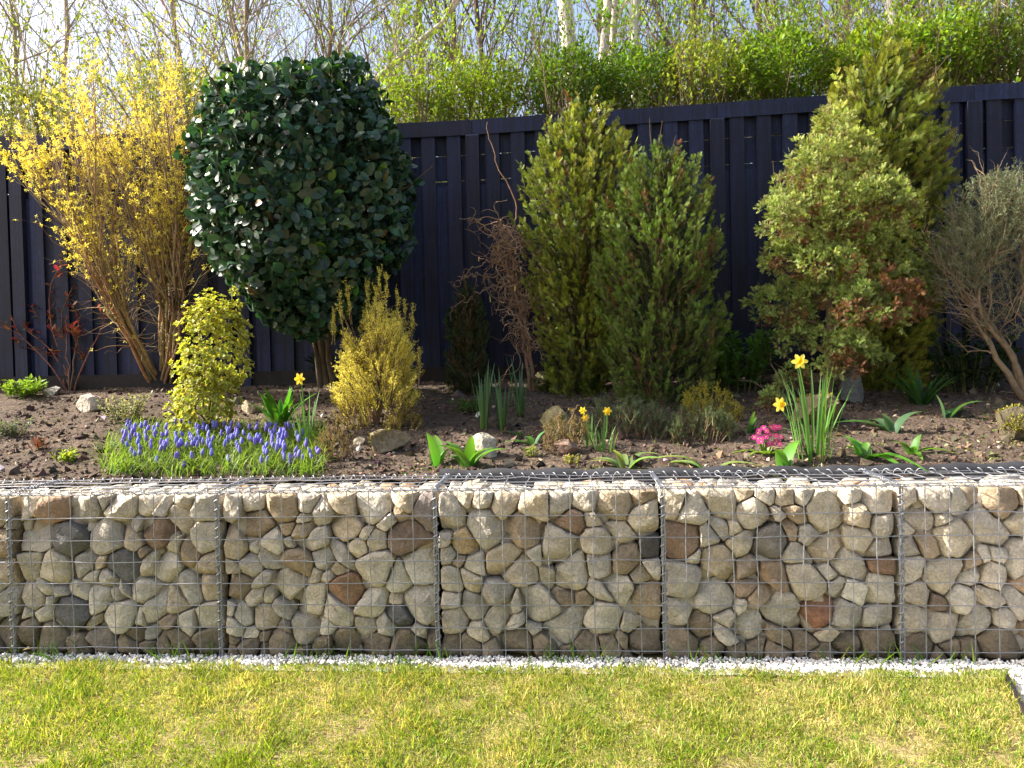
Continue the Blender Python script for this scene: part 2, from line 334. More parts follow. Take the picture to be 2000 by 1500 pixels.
def wire(mb, a, b, r=.0024, wob=.0028):
    t = np.linspace(0, 1, 9)[:, None]; pts = np.array(a)*(1-t)+np.array(b)*t+rng.normal(size=(9, 3))*wob*(np.sin(t*np.pi)); mb.tubes(pts[None], np.full((1, 9), r), 5, (.4, .4, .4))
def top_dip(x): return 0
for X0, lab in LABELS.items():
    g = thing('gabion_basket', lab, 'gabion', (X0+.5, .2, 0), 'gabion baskets of the retaining wall')
    front = []
    TOPZ = WH-.016
    for cell in pack(.984, TOPZ+.004, .025, .088, .90):
        c, V, Lp, S, rm = stone_geo(cell, gap=.001+.0015*rng.uniform())
        wx, wz = X0+.008+c[0], c[1]-.004; yy = .004+U(0, .032)
        W = np.stack([V[:, 0], -V[:, 2], V[:, 1]], -1)
        me = raw_mesh('stone', W, Lp, S, None, True); me.set_sharp_from_angle(angle=R(38))
        o = link('stone', me, stonem, g, np.array([wx, yy, wz])-worldloc(g))
        col = np.array(CREAM[rng.integers(len(CREAM))])*U(.86, 1.1)
        r_ = rng.uniform()
        if r_ < .07: col = np.array([.30, .23, .155])*U(.8, 1.2)
        elif r_ < .09: col = np.array([.25, .195, .14])*U(.8, 1.2)
        if wz < .10: col = np.array([.235, .185, .125])*U(.7, 1.15)     # damp, earth-stained bottom course
        o.color = (*col, 1); front.append((o, wx, wz, rm))
    for i, (q, cc) in enumerate(SPECW):
        if X0 <= q[0] < X0+1:
            o = min(front, key=lambda e: math.hypot(e[1]-q[0], e[2]-q[2])-.9*e[3])[0]; o.color = (*(np.array(cc)*1.05+np.array([.045, .038, .028])), 1)
    for cell in pack(.98, WD-.062, .035, .085, .9):                       # the upper course
        c, V, Lp, S, rm = stone_geo(cell, gap=.002, depth=.085, tilt=.10)
        W = np.stack([V[:, 0], V[:, 1], V[:, 2]], -1)
        me = raw_mesh('stone', W, Lp, S, None, True); me.set_sharp_from_angle(angle=R(38))
        o = link('stone', me, stonem, g, np.array([X0+.01+c[0], .075+c[1], WH-.006-U(0, .022)])-worldloc(g))
        col = np.array(CREAM[rng.integers(len(CREAM))])*U(.95, 1.15)
        if rng.uniform() < .07: col = np.array([.38, .24, .14])
        o.color = (*col, 1)
    mb = MB()                                                            # the fill seen through the gaps
    for lay, (r0, r1) in ((.062, (.032, .065)),):
        for cell in pack(.97, TOPZ, r0, r1, .95):
            c, V, Lp, S, rm = stone_geo(cell, gap=.001, depth=.05, nn=10)
            mb.add(np.stack([X0+.015+c[0]+V[:, 0], lay-V[:, 2], c[1]+V[:, 1]], -1), Lp, S, np.array(CREAM[rng.integers(7)])*U(.65, .95))
    mb.build('inner_stones', innerm, g, True, 'stuff')
    mb = MB()
    for i in range(0, 11):
        wire(mb, (X0+.1*i, -.003, 0), (X0+.1*i, -.003, WH))
    mb.build('vertical_wires', wirem, g, True)
    mb = MB()
    for z in np.arange(.045, WH-.02, .1): wire(mb, (X0, -.0072, z), (X0+1, -.0072, z))
    wire(mb, (X0, -.0072, WH), (X0+1, -.0072, WH)); mb.build('horizontal_wires', wirem, g, True)
    mb = MB()
    for i in range(0, 11): wire(mb, (X0+.1*i, 0, WH+.002), (X0+.1*i, WD, WH+.002), wob=.004)
    for yy in np.linspace(.0, WD, 5): wire(mb, (X0, yy, WH+.006), (X0+1, yy, WH+.006), wob=.004)
    mb.build('lid_mesh', wirem, g, True)
    mb = MB(); helix((X0, .0, WH+.004), (X0+1, .0, WH+.004), .0115, .05, .0021, mb); mb.build('front_edge_spiral', wirem, g, True)
    mb = MB(); helix((X0, WD, WH+.004), (X0+1, WD, WH+.004), .0135, .052, .0024, mb); mb.build('rear_edge_spiral', wirem, g, True)
    mb = MB(); helix((X0, 0, WH+.006), (X0, WD, WH+.006), .010, .022, .0022, mb); wire(mb, (X0+.006, 0, WH+.006), (X0+.006, WD, WH+.006)); mb.build('lid_spiral', wirem, g, True)
    mb = MB(); helix((X0, -.004, 0), (X0, -.004, WH-.03), .0125, .042, .0030, mb); wire(mb, (X0+.007, -.006, 0), (X0+.007, -.006, WH), .003); wire(mb, (X0-.007, -.006, 0), (X0-.007, -.006, WH), .003)
    mb.build('corner_spiral', wirem, g, True)
# black membrane turned up behind the wall
xs = np.linspace(-.05, 3.4, 120); V = []
for j, (yy, zz) in enumerate(((.402, .60), (.404, .755), (.42, .785), (.47, .772), (.53, .74))):
    f = .55+.45*np.sin(xs*4.1+j*.3)*np.sin(xs*1.7+1); V.append(np.stack([xs, yy+.012*np.sin(xs*9+j), zz+.010*f+.006*np.sin(xs*23+j)], -1))
V = np.array(V); ny, nx = 5, 120; i = (np.arange(ny-1)[:, None]*nx+np.arange(nx-1)).ravel(); q = np.stack([i, i+1, i+1+nx, i+nx], -1).ravel()
tag(link('weed_membrane', raw_mesh('weed_membrane', V.reshape(-1, 3), q, np.full(len(q)//4, 4), None, True), fabm), 'wrinkled black landscape fabric edge showing between gabion top and soil', 'landscape fabric')

# ------------------------------------------------------------------ lawn, gravel
def strip_w(x): return .055+.012*(x+2)+.012*np.sin(x*5)+.008*np.sin(x*13)
PA, PB = Pz(1966, 1320, 0), Pz(2000, 1388, 0); PS = (PB[0]-PA[0])/(PB[1]-PA[1])
def path_edge(y): return PA[0]+(y-PA[1])*PS
def in_path(x, y): return x > path_edge(y)
V = np.array([(-4, .0, -.006), (5, 0, -.006), (5, -.16, -.006), (-4, -.10, -.006)]); o = link('gravel_strip', raw_mesh('gravel_strip', V, [3, 2, 1, 0], [4]), mat('gravel_bed', (.55, .53, .5), .9, .2, noise=(120, .6, 1.2))); o['kind'] = 'structure'
V = np.array([(path_edge(-.17), -.17, -.004), (4.6, -.17, -.004), (4.6, -3.4, -.004), (path_edge(-3.4), -3.4, -.004)]); o = link('gravel_path', raw_mesh('gravel_path', V, [3, 2, 1, 0], [4]), MATS['gravel_bed']); o['kind'] = 'structure'
n = 13000; x = U(-3.2, 3.6, n); y = -U(-.012, .17, n); k = -y < strip_w(x)+.012*rng.normal(size=n); x, y = x[k], y[k]; z = U(0, .012, len(x))
n2 = 8000; x2 = U(2.0, 4.2, n2); y2 = U(-1.8, -.1, n2); k = x2 > path_edge(y2)+.01; x = np.concatenate([x, x2[k]]); y = np.concatenate([y, y2[k]]); z = np.concatenate([z, U(0, .01, k.sum())])
n = len(x); s = np.exp(rng.normal(size=n)*.3)*.0068; mb = MB(); c = vary((.72, .70, .66), n, .12, .02).clip(.2, .85)
mb.scatter(PEB, np.stack([x, y, z+.002], -1), frames(rdir(n)), np.stack([s, s*U(.7, 1.2, n), s*U(.6, 1, n)], -1), c)
tag(mb.build('white_pebbles', gravm), 'white marble chippings along the wall foot and path', 'gravel', kind='stuff')
mb = MB(); yy = np.linspace(-.17, -3, 12)
for a, b in zip(yy[:-1], yy[1:]):
    mb.add([(path_edge(a)-.012, a, -.01), (path_edge(a), a, -.01), (path_edge(b), b, -.01), (path_edge(b)-.012, b, -.01), (path_edge(a)-.012, a, .022), (path_edge(a), a, .022), (path_edge(b), b, .022), (path_edge(b)-.012, b, .022)],
           [0, 3, 2, 1, 4, 5, 6, 7, 0, 1, 5, 4, 1, 2, 6, 5, 2, 3, 7, 6, 3, 0, 4, 7], [4]*6)
tag(mb.build('lawn_edging', boardm), 'thin dark edging strip between lawn and white gravel path', 'edging')
# grass: tufted blades
def grass(n, x0, x1, y0, y1):
    x = U(x0, x1, n); y = U(y0, y1, n); pp = np.stack([x, y, 0*x], -1)
    dens = .58+.32*noise3(pp, 7, 2)+.55*noise3(pp, 19, 3)+.45*noise3(pp, 47, 1)
    k = (U(0, 1, n) < dens+.36) & (-y > strip_w(x)+.012*rng.normal(size=n)) & ~in_path(x-.012, y); x, y, dens = x[k], y[k], dens[k]; return x, y, dens
xa, ya, da = grass(225000, -2.9, 3.2, -1.35, -.06); xb, yb, db = grass(26000, -3.6, 3.2, -2.6, -1.3)
x = np.concatenate([xa, xb]); y = np.concatenate([ya, yb]); de = np.concatenate([da, db]); n = len(x)
tx = rng.normal(size=(n, 2)); pp = np.stack([x, y, 0*x], -1); lean = np.stack([noise3(pp, 15, 4), noise3(pp, 17, 5)], -1)*.6+tx*.55
L = np.exp(rng.normal(size=n)*.35)*.0195*(1+.4*noise3(pp, 11, 1)+.25*noise3(pp, 33, 2)); d = np.concatenate([lean, np.ones((n, 1))], 1)
dry = np.clip(.31-.36*noise3(pp, 6, 0)-.3*noise3(pp, 23, 1)+rng.normal(size=n)*.25-.2*(de-.6), 0, 1)
c = mixc((.215, .27, .024), (.55, .46, .19), dry*1.0)*np.exp(rng.normal(size=(n, 1))*.22); g2 = U(0, 1, n) < .22; c[g2] = vary((.14, .25, .02), int(g2.sum()), .2)
BL = T([(0, 0, 0), (.5, .42, .10), (0, 1, .42), (-.5, .42, .10)], [(0, 1, 2), (0, 2, 3)])
mb = MB(); mb.scatter(BL, np.stack([x, y, 0*x-.006], -1), frames(d), np.stack([np.full(n, .0042)*U(.6, 1.25, n), L, L], -1), c*.9, c*1.1)
n = 900; x = U(-2.8, 3, n); x = x[noise3(np.stack([x, x*0, x*0], -1), 9, 1)+U(-.6, .6, n) > .25]; n = len(x); y = -U(.0, .07, n); L = U(.04, .12, n)
d = np.stack([rng.normal(size=n)*.45, rng.normal(size=n)*.3, np.ones(n)], -1); mb.scatter(BL, np.stack([x, y, 0*x-.004], -1), frames(d), np.stack([np.full(n, .0035), L, L], -1), vary((.14, .24, .025), n))
tag(mb.build('lawn_grass', grassm), 'short patchy yellow green lawn grass in front of the wall', 'grass', kind='stuff')
n = 16000; x = U(-2.9, 3.1, n); y = U(-1.4, -.1, n); k = ~in_path(x-.02, y) & (-y > strip_w(x)+.01); x, y = x[k], y[k]; n = len(x); L = U(.012, .04, n)   # dead thatch
d = np.stack([rng.normal(size=n), rng.normal(size=n), U(-.05, .25, n)], -1); mb = MB(); mb.scatter(BL, np.stack([x, y, U(.0, .01, n)], -1), frames(d, np.tile([[0, 0, 1.]], (n, 1))), np.stack([np.full(n, .002), L, L*.3], -1), vary((.36, .28, .14), n, .25))
tag(mb.build('lawn_thatch', grassm), 'dead straw coloured thatch lying among the lawn grass', 'thatch', kind='stuff')

# ------------------------------------------------------------------ fence
def fence_top(px, py): return P(px, py, FENCE_Y)[2]
TOPL = [(px, P(px, py, FENCE_Y)) for px, py in ((0, 270), (400, 262), (760, 247), (1020, 232), (1250, 215), (1600, 192), (2000, 163))]
TX = np.array([q[0] for _, q in TOPL]); TZ = np.array([q[2] for _, q in TOPL])
xpost = P(1403, 400, FENCE_Y-.05)[0]; PW = 1.86; POSTS = [xpost+PW*k for k in range(-4, 3)]
paints = paintm
FL = ['navy black fence bay whose boards stand behind the red leaved rose', 'navy black fence bay behind the forsythia and the clipped laurel', 'navy black fence bay with spaced upper pales, behind the twisted hazel',
      'navy black fence bay behind the two green cypress columns', 'navy black fence bay behind the brown flecked cloud pruned conifer', 'navy black fence bay behind the grey green gnarled shrub']
def box_mesh(name, sx, sy, sz, bev=.004):
    mb = MB(); b = bev
    # bevelled board, long along z
    V = []
    for z_, i_ in ((0, b), (b, 0), (sz-b, 0), (sz, b)):
        V += [(-sx/2+i_+b*0, -sy/2+i_, z_), (sx/2-i_, -sy/2+i_, z_), (sx/2-i_, sy/2-i_, z_), (-sx/2+i_, sy/2-i_, z_)]
    F = [(3, 2, 1, 0), (12, 13, 14, 15)]+[(r*4+i, r*4+(i+1) % 4, (r+1)*4+(i+1) % 4, (r+1)*4+i) for r in range(3) for i in range(4)]
    return raw_mesh(name, np.array(V), [i for f in F for i in f], [4]*len(F))
for k, lab in enumerate(FL):
    xa, xb = POSTS[k]+.052, POSTS[k+1]-.052; zt0, zt1 = np.interp([xa, xb], TX, TZ)
    if xa > TX[-1]: zt0 = zt1 = TZ[-1]+.02*(k-4)
    zb = 1.10; g = thing('board_fence', lab, 'fence', ((xa+xb)/2, FENCE_Y, zb), 'bays of the dark timber fence'); gl = worldloc(g)
    npale = 9; pit = (xb-xa)/npale
    for i in range(npale):
        x = xa+pit*(i+.5); zt = zt0+(zt1-zt0)*(x-xa)/(xb-xa)
        me = box_mesh('pale', .108, .018, zt-.085-(zb+.2)); o = link('pale', me, paintm, g, np.array([x+U(-.004, .004), FENCE_Y-.030, zb+.2])-gl); o.rotation_euler = (0, U(-.003, .003), U(-.02, .02))
        x2 = xa+pit*i if i else xa+.045
        me = box_mesh('lower_board', .135 if i else .09, .016, zt-.085-.41-(zb+.2)+U(-.006, .006)); link('lower_board', me, paintm, g, np.array([x2, FENCE_Y-.008, zb+.2])-gl)
    mb = MB(); mb.box((xa-.05, FENCE_Y+.012, zb+.2), (xb+.05, FENCE_Y+.02, min(zt0, zt1)-.62)); mb.build('rear_board', paintm, g)
    for j in range(3):          # horizontal backing boards seen in the gaps
        mb = MB(); h = .19; d0 = .06+.198*j
        a, b = zt0-d0, zt1-d0
        y0, y1 = FENCE_Y+.008, FENCE_Y+.024
        A_, B_ = xa-.05, xb+.05; mb.add([(A_, y0, a-h), (B_, y0, b-h), (B_, y1, b-h), (A_, y1, a-h), (A_, y0, a), (B_, y0, b), (B_, y1, b), (A_, y1, a)], [0, 3, 2, 1, 4, 5, 6, 7, 0, 1, 5, 4, 1, 2, 6, 5, 2, 3, 7, 6, 3, 0, 4, 7], [4]*6)
        mb.build('backing_board', paintm, g)
    mb = MB(); y0, y1 = FENCE_Y-.050, FENCE_Y+.040
    mb.add([(xa-.05, y0, zt0-.115), (xb+.05, y0, zt1-.115), (xb+.05, y1, zt1-.115), (xa-.05, y1, zt0-.115), (xa-.05, y0, zt0), (xb+.05, y0, zt1), (xb+.05, y1, zt1), (xa-.05, y1, zt0)], [0, 3, 2, 1, 4, 5, 6, 7, 0, 1, 5, 4, 1, 2, 6, 5, 2, 3, 7, 6, 3, 0, 4, 7], [4]*6)
    mb.build('top_rail', paintm, g)
    mb = MB(); mb.box((xa-.05, FENCE_Y-.046, zb), (xb+.05, FENCE_Y+.01, zb+.205)); mb.build('gravel_board', boardm, g)
    for x in ([POSTS[k], POSTS[k+1]] if k == len(FL)-1 else [POSTS[k]]):
        zt = float(np.interp(x, TX, TZ)); link('post', box_mesh('post', .104, .10, zt-.118-1.05, .006), paintm, g, np.array([x, FENCE_Y-.016, 1.05])-gl)
# ------------------------------------------------------------------ plant machinery
def spawn(PP, RR, n, lenf, t0=.3, t1=1., ang=.7, up=.2, wig=.06, K=5, rf=.6, vary_a=.3, absL=None):
    m, k = PP.shape[:2]; idx = np.repeat(np.arange(m), n); M = len(idx); t = U(t0, t1, M)*(k-1); i0 = np.minimum(t.astype(int), k-2); fr = (t-i0)[:, None]
    p = PP[idx, i0]*(1-fr)+PP[idx, i0+1]*fr; tan = nrm(PP[idx, i0+1]-PP[idx, i0]); pl = np.linalg.norm(np.diff(PP, axis=1), axis=-1).sum(1)[idx]
    a = ang*(1+rng.normal(size=(M, 1))*vary_a); q = rng.normal(size=(M, 3)); q = nrm(q-np.sum(q*tan, 1, keepdims=True)*tan)
    d = nrm(tan*np.cos(a)+q*np.sin(a)+np.array([0, 0, up])); Ln = (absL if absL is not None else lenf*pl*(1-.35*t/(k-1)))*U(.55, 1.2, M)
    s = np.linspace(0, 1, K)[None, :, None]; wv = np.cumsum(rng.normal(size=(M, K, 3)), 1)*wig; wv -= wv[:, :1]
    C = p[:, None]+(d[:, None]*s+wv*s+np.array([0, 0, up*.5])*s*s)*Ln[:, None, None]
    r = (RR[idx, i0]*rf)[:, None]*(1-.75*np.linspace(0, 1, K)[None])
    return C, r
def along(PP, n, t0=.2, t1=1.):
    m, k = PP.shape[:2]; idx = np.repeat(np.arange(m), n); t = U(t0, t1, len(idx))*(k-1); i0 = np.minimum(t.astype(int), k-2); fr = (t-i0)[:, None]
    return PP[idx, i0]*(1-fr)+PP[idx, i0+1]*fr, nrm(PP[idx, i0+1]-PP[idx, i0])
def poly(pts, K=8, wob=.0):
    pts = np.array(pts, float); L = np.concatenate([[0], np.cumsum(np.linalg.norm(np.diff(pts, axis=0), axis=1))]); t = np.linspace(0, L[-1], K)
    q = np.stack([np.interp(t, L, pts[:, i]) for i in range(3)], -1)
    for _ in range(2): q[1:-1] = q[1:-1]*.5+.25*(q[:-2]+q[2:])
    return q+rng.normal(size=q.shape)*wob*np.minimum(1, np.arange(K)/2)[:, None]
def leaf_parts(name, parent, T_, pos, fr, sc, cols, m, colB=None, nvar=6):
    """single leaves as objects sharing a few meshes"""
    mes = []
    for j in range(nvar):
        tv, tl, ts, tm = T_; cA = cols[j % len(cols)]; C = np.tile(cA, (len(tv), 1)) if colB is None else np.outer(1-tm, cA)+np.outer(tm, colB[j % len(colB)])
        v = tv.copy(); v[:, 2] += rng.normal()*.12*v[:, 1]**2
        me = raw_mesh(name, v, tl, ts, C, True); me.materials.append(m); mes.append(me)
    pl = worldloc(parent)
    for i in range(len(pos)):
        o = bpy.data.objects.new(name, mes[i % nvar]); COL.objects.link(o); o.parent = parent
        s = sc[i] if np.ndim(sc) > 1 else [sc[i]]*3
        mt = Matrix.Identity(4)
        for a in range(3):
            for b in range(3): mt[a][b] = fr[i][a, b]*s[b]
            mt[a][3] = pos[i][a]-pl[a]
        o.matrix_local = mt
def shell(n, c, rad, power=3., zmin=-1, lump=.12, f=4., k=0):
    """points near the surface of a lumpy ellipsoid, and outward normals"""
    d = rdir(n*2); d = d[d[:, 2] > zmin][:n]; rr = (U(0, 1, len(d))**(1/power))*(1+lump*noise3(d, f, k)); rad = np.array(rad)
    return np.array(c)+d*rr[:, None]*rad, nrm(d/rad), rr

# ------------------------------------------------------------------ laurel
base = G(640, 752); cy = base[1]; C0 = P(588, 365, 1.75); mpx = (1.75+3.366)/1500
g = thing('laurel_bush', 'big rounded laurel bush with dense dark glossy leaves against the fence', 'shrub', base)
mb = MB(); tr = np.array([poly([base+[dx, 0, -.05], base+[dx*.5-.03, -.05, .35], C0+[dx*3, 0, -.25], C0+[dx*5, .0, .3]], 8, .01) for dx in (-.05, .0, .06)])
mb.tubes(tr, np.tile(np.linspace(.03, .012, 8), (3, 1)), 6, (.10, .075, .05)); b1 = spawn(tr, np.full((3, 8), .02), 14, .45, .35, 1, .9, .1, .08); mb.tubes(*b1, 4, (.11, .085, .05)); mb.build('stem', barkm, g, True)
pos, nr, rr = shell(9200, C0+[0, 0, -.01], (212*mpx, .66, 256*mpx), 9, -.97, .10, 4.5, 1); dn_ = (pos-C0)/np.linalg.norm(pos-C0, axis=1, keepdims=True); pos = pos+nr*(.050*noise3(dn_, 17, 3)+.03*noise3(dn_, 33, 4))[:, None]
low, nlow, _ = shell(1700, P(612, 575, 1.80), (120*mpx, .34, 92*mpx), 6, -.98, .1, 4, 2); pos = np.concatenate([pos, low]); nr = np.concatenate([nr, nlow])
M_ = len(pos); tg = rdir(M_); tg = nrm(tg-np.sum(tg*nr, 1, keepdims=True)*nr); d = nrm(nr*U(.15, 1.3, M_)[:, None]+tg*.8+np.array([0, 0, .2])); L = np.exp(rng.normal(size=M_)*.25)*.066; lp = pos-d*L[:, None]*.5
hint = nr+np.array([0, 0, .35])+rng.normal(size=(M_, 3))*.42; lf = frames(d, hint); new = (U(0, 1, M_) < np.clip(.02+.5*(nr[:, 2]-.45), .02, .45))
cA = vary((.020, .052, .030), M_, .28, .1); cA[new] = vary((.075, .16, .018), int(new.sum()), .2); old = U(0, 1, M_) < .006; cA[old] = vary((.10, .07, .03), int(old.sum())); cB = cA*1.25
vis = np.argsort((lp-CAM)@FW); pick = vis[(nr[vis]@-FW) > .15][:1400:5][:280]; rest = np.setdiff1d(np.arange(M_), pick); OVW = (OVAL[0]*np.array([1.28, 1, 1]),)+OVAL[1:]
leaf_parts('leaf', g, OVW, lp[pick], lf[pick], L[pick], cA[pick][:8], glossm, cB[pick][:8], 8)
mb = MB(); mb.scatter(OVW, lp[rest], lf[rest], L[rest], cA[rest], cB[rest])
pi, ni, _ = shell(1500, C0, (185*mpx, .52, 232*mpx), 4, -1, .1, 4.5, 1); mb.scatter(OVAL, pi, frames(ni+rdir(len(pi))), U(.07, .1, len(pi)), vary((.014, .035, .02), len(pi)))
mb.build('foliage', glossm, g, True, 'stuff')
sb = G(640, 745); g = thing('laurel_sucker', 'low laurel sprout with a few glossy dark leaves at the big bush foot', 'shrub', sb)
mb = MB(); st = np.array([poly([sb+[0, 0, -.03], sb+[U(-.1, .02), U(-.1, 0), .1], sb+[U(-.14, .04), U(-.15, 0), U(.16, .24)]], 5) for _ in range(5)]); mb.tubes(st, np.tile(np.linspace(.005, .003, 5), (5, 1)), 4, (.05, .07, .03)); mb.build('stem', barkm, g)
p_, t_ = along(st, 8, .35, 1); d = nrm(t_*.4+rdir(len(p_))*[1, 1, .4]+[0, 0, .1]); leaf_parts('leaf', g, OVAL, p_, frames(d, rdir(len(d))*.4+[0, -.3, 1]), U(.07, .11, len(p_)), vary((.02, .05, .03), 6), glossm)

# ------------------------------------------------------------------ conifers
def conifer(name, label, px, top, bot, halfw, y, cols, n=4200, L=(.06, .11), prof=None, upw=.9, depth=.8, lump=.13, twig=(.10, .07, .04), brown=.04, spiky=.0, group=None, seedk=0, dirb=0, Tm=SPRAY):
    pt, pb = P(px, top, y), P(px, bot, y); pb[2] = float(soil(pb[0], y))-.02; pt[0] = (pt[0]+pb[0])/2+(pt[0]-pb[0])*.5; H = pt[2]-pb[2]; hw = halfw*(y+3.366)/1500
    g = thing(name, label, 'conifer', pb, group); axis = lambda t: pb[None]*(1-t[:, None])+pt[None]*t[:, None]
    prof = prof or (lambda t: np.clip(1.25*np.sin(np.pi*np.clip(t*.80+.17, 0, 1))**.55, 0, 1.1)*np.clip((1.02-t)/.22, 0, 1)**.55)
    mb = MB(); tk = np.array([poly([pb+[0, 0, -.05], pb*.6+pt*.4+[.01, 0, 0], pb*.12+pt*.88], 8, .008)]); mb.tubes(tk, np.linspace(.035, .008, 8)[None], 6, twig)
    b1 = spawn(tk, np.full((1, 8), .016), 60, .28, .08, .98, .75, .5, .05, rf=.5); mb.tubes(*b1, 3, twig); mb.build('trunk', barkm, g, True)
    m = max(60, int(n/7.2)); t = U(.0, 1, m*4); pr = prof(t); t = t[U(0, 1, m*4) < pr/pr.max()][:m]; m = len(t)
    th = U(0, 2*np.pi, m); rr = U(0, 1, m)**.5; q3 = np.stack([np.cos(th), np.sin(th), t*3], -1); lum = 1+lump*noise3(q3, 3.2, seedk)+lump*.7*noise3(q3, 8, seedk+1)
    out = np.stack([np.cos(th), np.sin(th)*depth, 0*th], -1); tipp = axis(t)+out*(prof(t)*rr*lum*hw)[:, None]+np.array([0, 0, 1])*(spiky*np.clip(rng.normal(size=m), 0, 3))[:, None]
    pd = nrm(out*.62+np.array([dirb, 0, upw])+rng.normal(size=(m, 3))*.16); PL = L[1]*U(1.5, 2.8, m); s_ = np.linspace(0, 1, 5)[None, :, None]
    ax_ = tipp[:, None]+pd[:, None]*(s_-1)*PL[:, None, None]+out[:, None]*(.12*PL[:, None, None]*np.sin(s_*np.pi)); mb = MB(); mb.tubes(ax_, np.tile(np.linspace(.003, .001, 5), (m, 1)), 3, twig); mb.build('twigs', barkm, g, False, 'stuff')
    ns = 15; pos, tn = along(ax_, ns, .1, 1.0); n = len(pos); ri = np.repeat(np.arange(m), ns); q = rng.normal(size=(n, 3))+out[ri]*.5; q = nrm(q-np.sum(q*tn, 1, keepdims=True)*tn); d = nrm(tn*.85+q*U(.25, .9, n)[:, None]); rr = rr[ri]
    fr = frames(d, rng.normal(size=(n, 3))+np.cross(tn, q)*.5); tt_ = np.linalg.norm(pos-tipp[ri], axis=1)/PL[ri]
    a, b, cdk = cols; inn = ((rr < .58) | (tt_ > .8))[:, None]; cA = np.where(inn, vary(cdk, n, .2), vary(a, n, .2)); cB = np.where(inn, vary(a, n, .2), vary(b, n, .2)); pv = np.exp(rng.normal(size=m)*.18)[ri][:, None]; cA *= pv; cB *= pv  # inner sprays darkened, paler tips brightened: crown light and shade put into colour
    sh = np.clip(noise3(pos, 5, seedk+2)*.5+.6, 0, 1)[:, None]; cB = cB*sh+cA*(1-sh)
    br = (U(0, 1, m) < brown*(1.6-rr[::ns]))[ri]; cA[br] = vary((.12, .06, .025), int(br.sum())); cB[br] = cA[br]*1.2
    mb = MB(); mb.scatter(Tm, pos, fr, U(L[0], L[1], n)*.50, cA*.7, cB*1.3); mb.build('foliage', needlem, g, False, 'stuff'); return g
CY = ((.10, .15, .016), (.33, .345, .04), (.024, .045, .011))
CG = ((.070, .125, .020), (.21, .28, .045), (.018, .036, .011))
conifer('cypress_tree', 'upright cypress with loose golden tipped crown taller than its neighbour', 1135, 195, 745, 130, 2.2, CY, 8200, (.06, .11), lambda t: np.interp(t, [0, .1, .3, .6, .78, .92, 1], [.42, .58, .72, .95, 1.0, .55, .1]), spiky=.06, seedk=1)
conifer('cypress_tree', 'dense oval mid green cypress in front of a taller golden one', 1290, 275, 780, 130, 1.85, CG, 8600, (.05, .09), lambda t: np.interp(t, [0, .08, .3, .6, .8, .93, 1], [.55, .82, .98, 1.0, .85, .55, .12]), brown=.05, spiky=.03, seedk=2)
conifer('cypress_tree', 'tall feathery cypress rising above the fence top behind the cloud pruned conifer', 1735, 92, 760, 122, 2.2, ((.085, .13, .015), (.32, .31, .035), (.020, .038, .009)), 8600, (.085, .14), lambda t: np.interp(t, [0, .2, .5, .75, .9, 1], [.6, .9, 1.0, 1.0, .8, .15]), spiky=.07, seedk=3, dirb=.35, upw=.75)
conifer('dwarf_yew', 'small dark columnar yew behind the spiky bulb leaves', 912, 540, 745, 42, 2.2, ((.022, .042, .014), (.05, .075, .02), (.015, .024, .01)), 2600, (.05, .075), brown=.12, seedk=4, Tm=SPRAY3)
# cloud-pruned conifer: pads of foliage on bare limbs
yb = 1.75; base = P(1612, 800, yb); base[2] = float(soil(base[0], yb))-.02
g = thing('cloud_pruned_conifer', 'cloud pruned conifer with blue green pads, brown dead patches and bare trunk', 'conifer', base)
mp = (yb+3.366)/1500
pads = [(1625, 258, 42, 50), (1590, 330, 50, 55), (1660, 320, 55, 60), (1560, 400, 55, 52), (1650, 400, 80, 60), (1720, 400, 55, 55), (1600, 455, 70, 50), (1530, 430, 42, 45), (1700, 475, 80, 52), (1535, 500, 45, 34), (1615, 512, 58, 32),
        (1528, 600, 66, 48), (1590, 575, 40, 34), (1712, 588, 82, 58), (1560, 660, 52, 30), (1655, 675, 52, 32), (1772, 560, 42, 46), (1700, 700, 36, 18), (1545, 735, 30, 20), (1505, 780, 20, 14), (1640, 715, 35, 18)]
tk = poly([base, P(1620, 700, yb), P(1618, 600, yb+.02), P(1630, 450, yb), P(1622, 260, yb)], 12, .006)
mb = MB(); mb.tubes(tk[None], np.linspace(.032, .008, 12)[None], 7, (.13, .09, .06)); lim = []; allp = []
for (px, py, rx, rz) in pads:
    c = P(px, py, yb+U(-.24, .16)); t0 = tk[np.argmin(np.abs(tk[:, 2]-(c[2]-.12)))]; lim.append(poly([t0, (t0+c)/2+[0, 0, .02], c], 6, .012)); allp.append((c, rx*mp, rz*mp))
lim = np.array(lim); mb.tubes(lim, np.tile(np.linspace(.013, .005, 6), (len(lim), 1)), 5, (.14, .10, .065)); mb.tubes(*spawn(lim, np.full((len(lim), 6), .007), 9, .8, .3, 1, .9, .15, .1), 3, (.15, .11, .07)); mb.build('trunk', barkm, g, True)
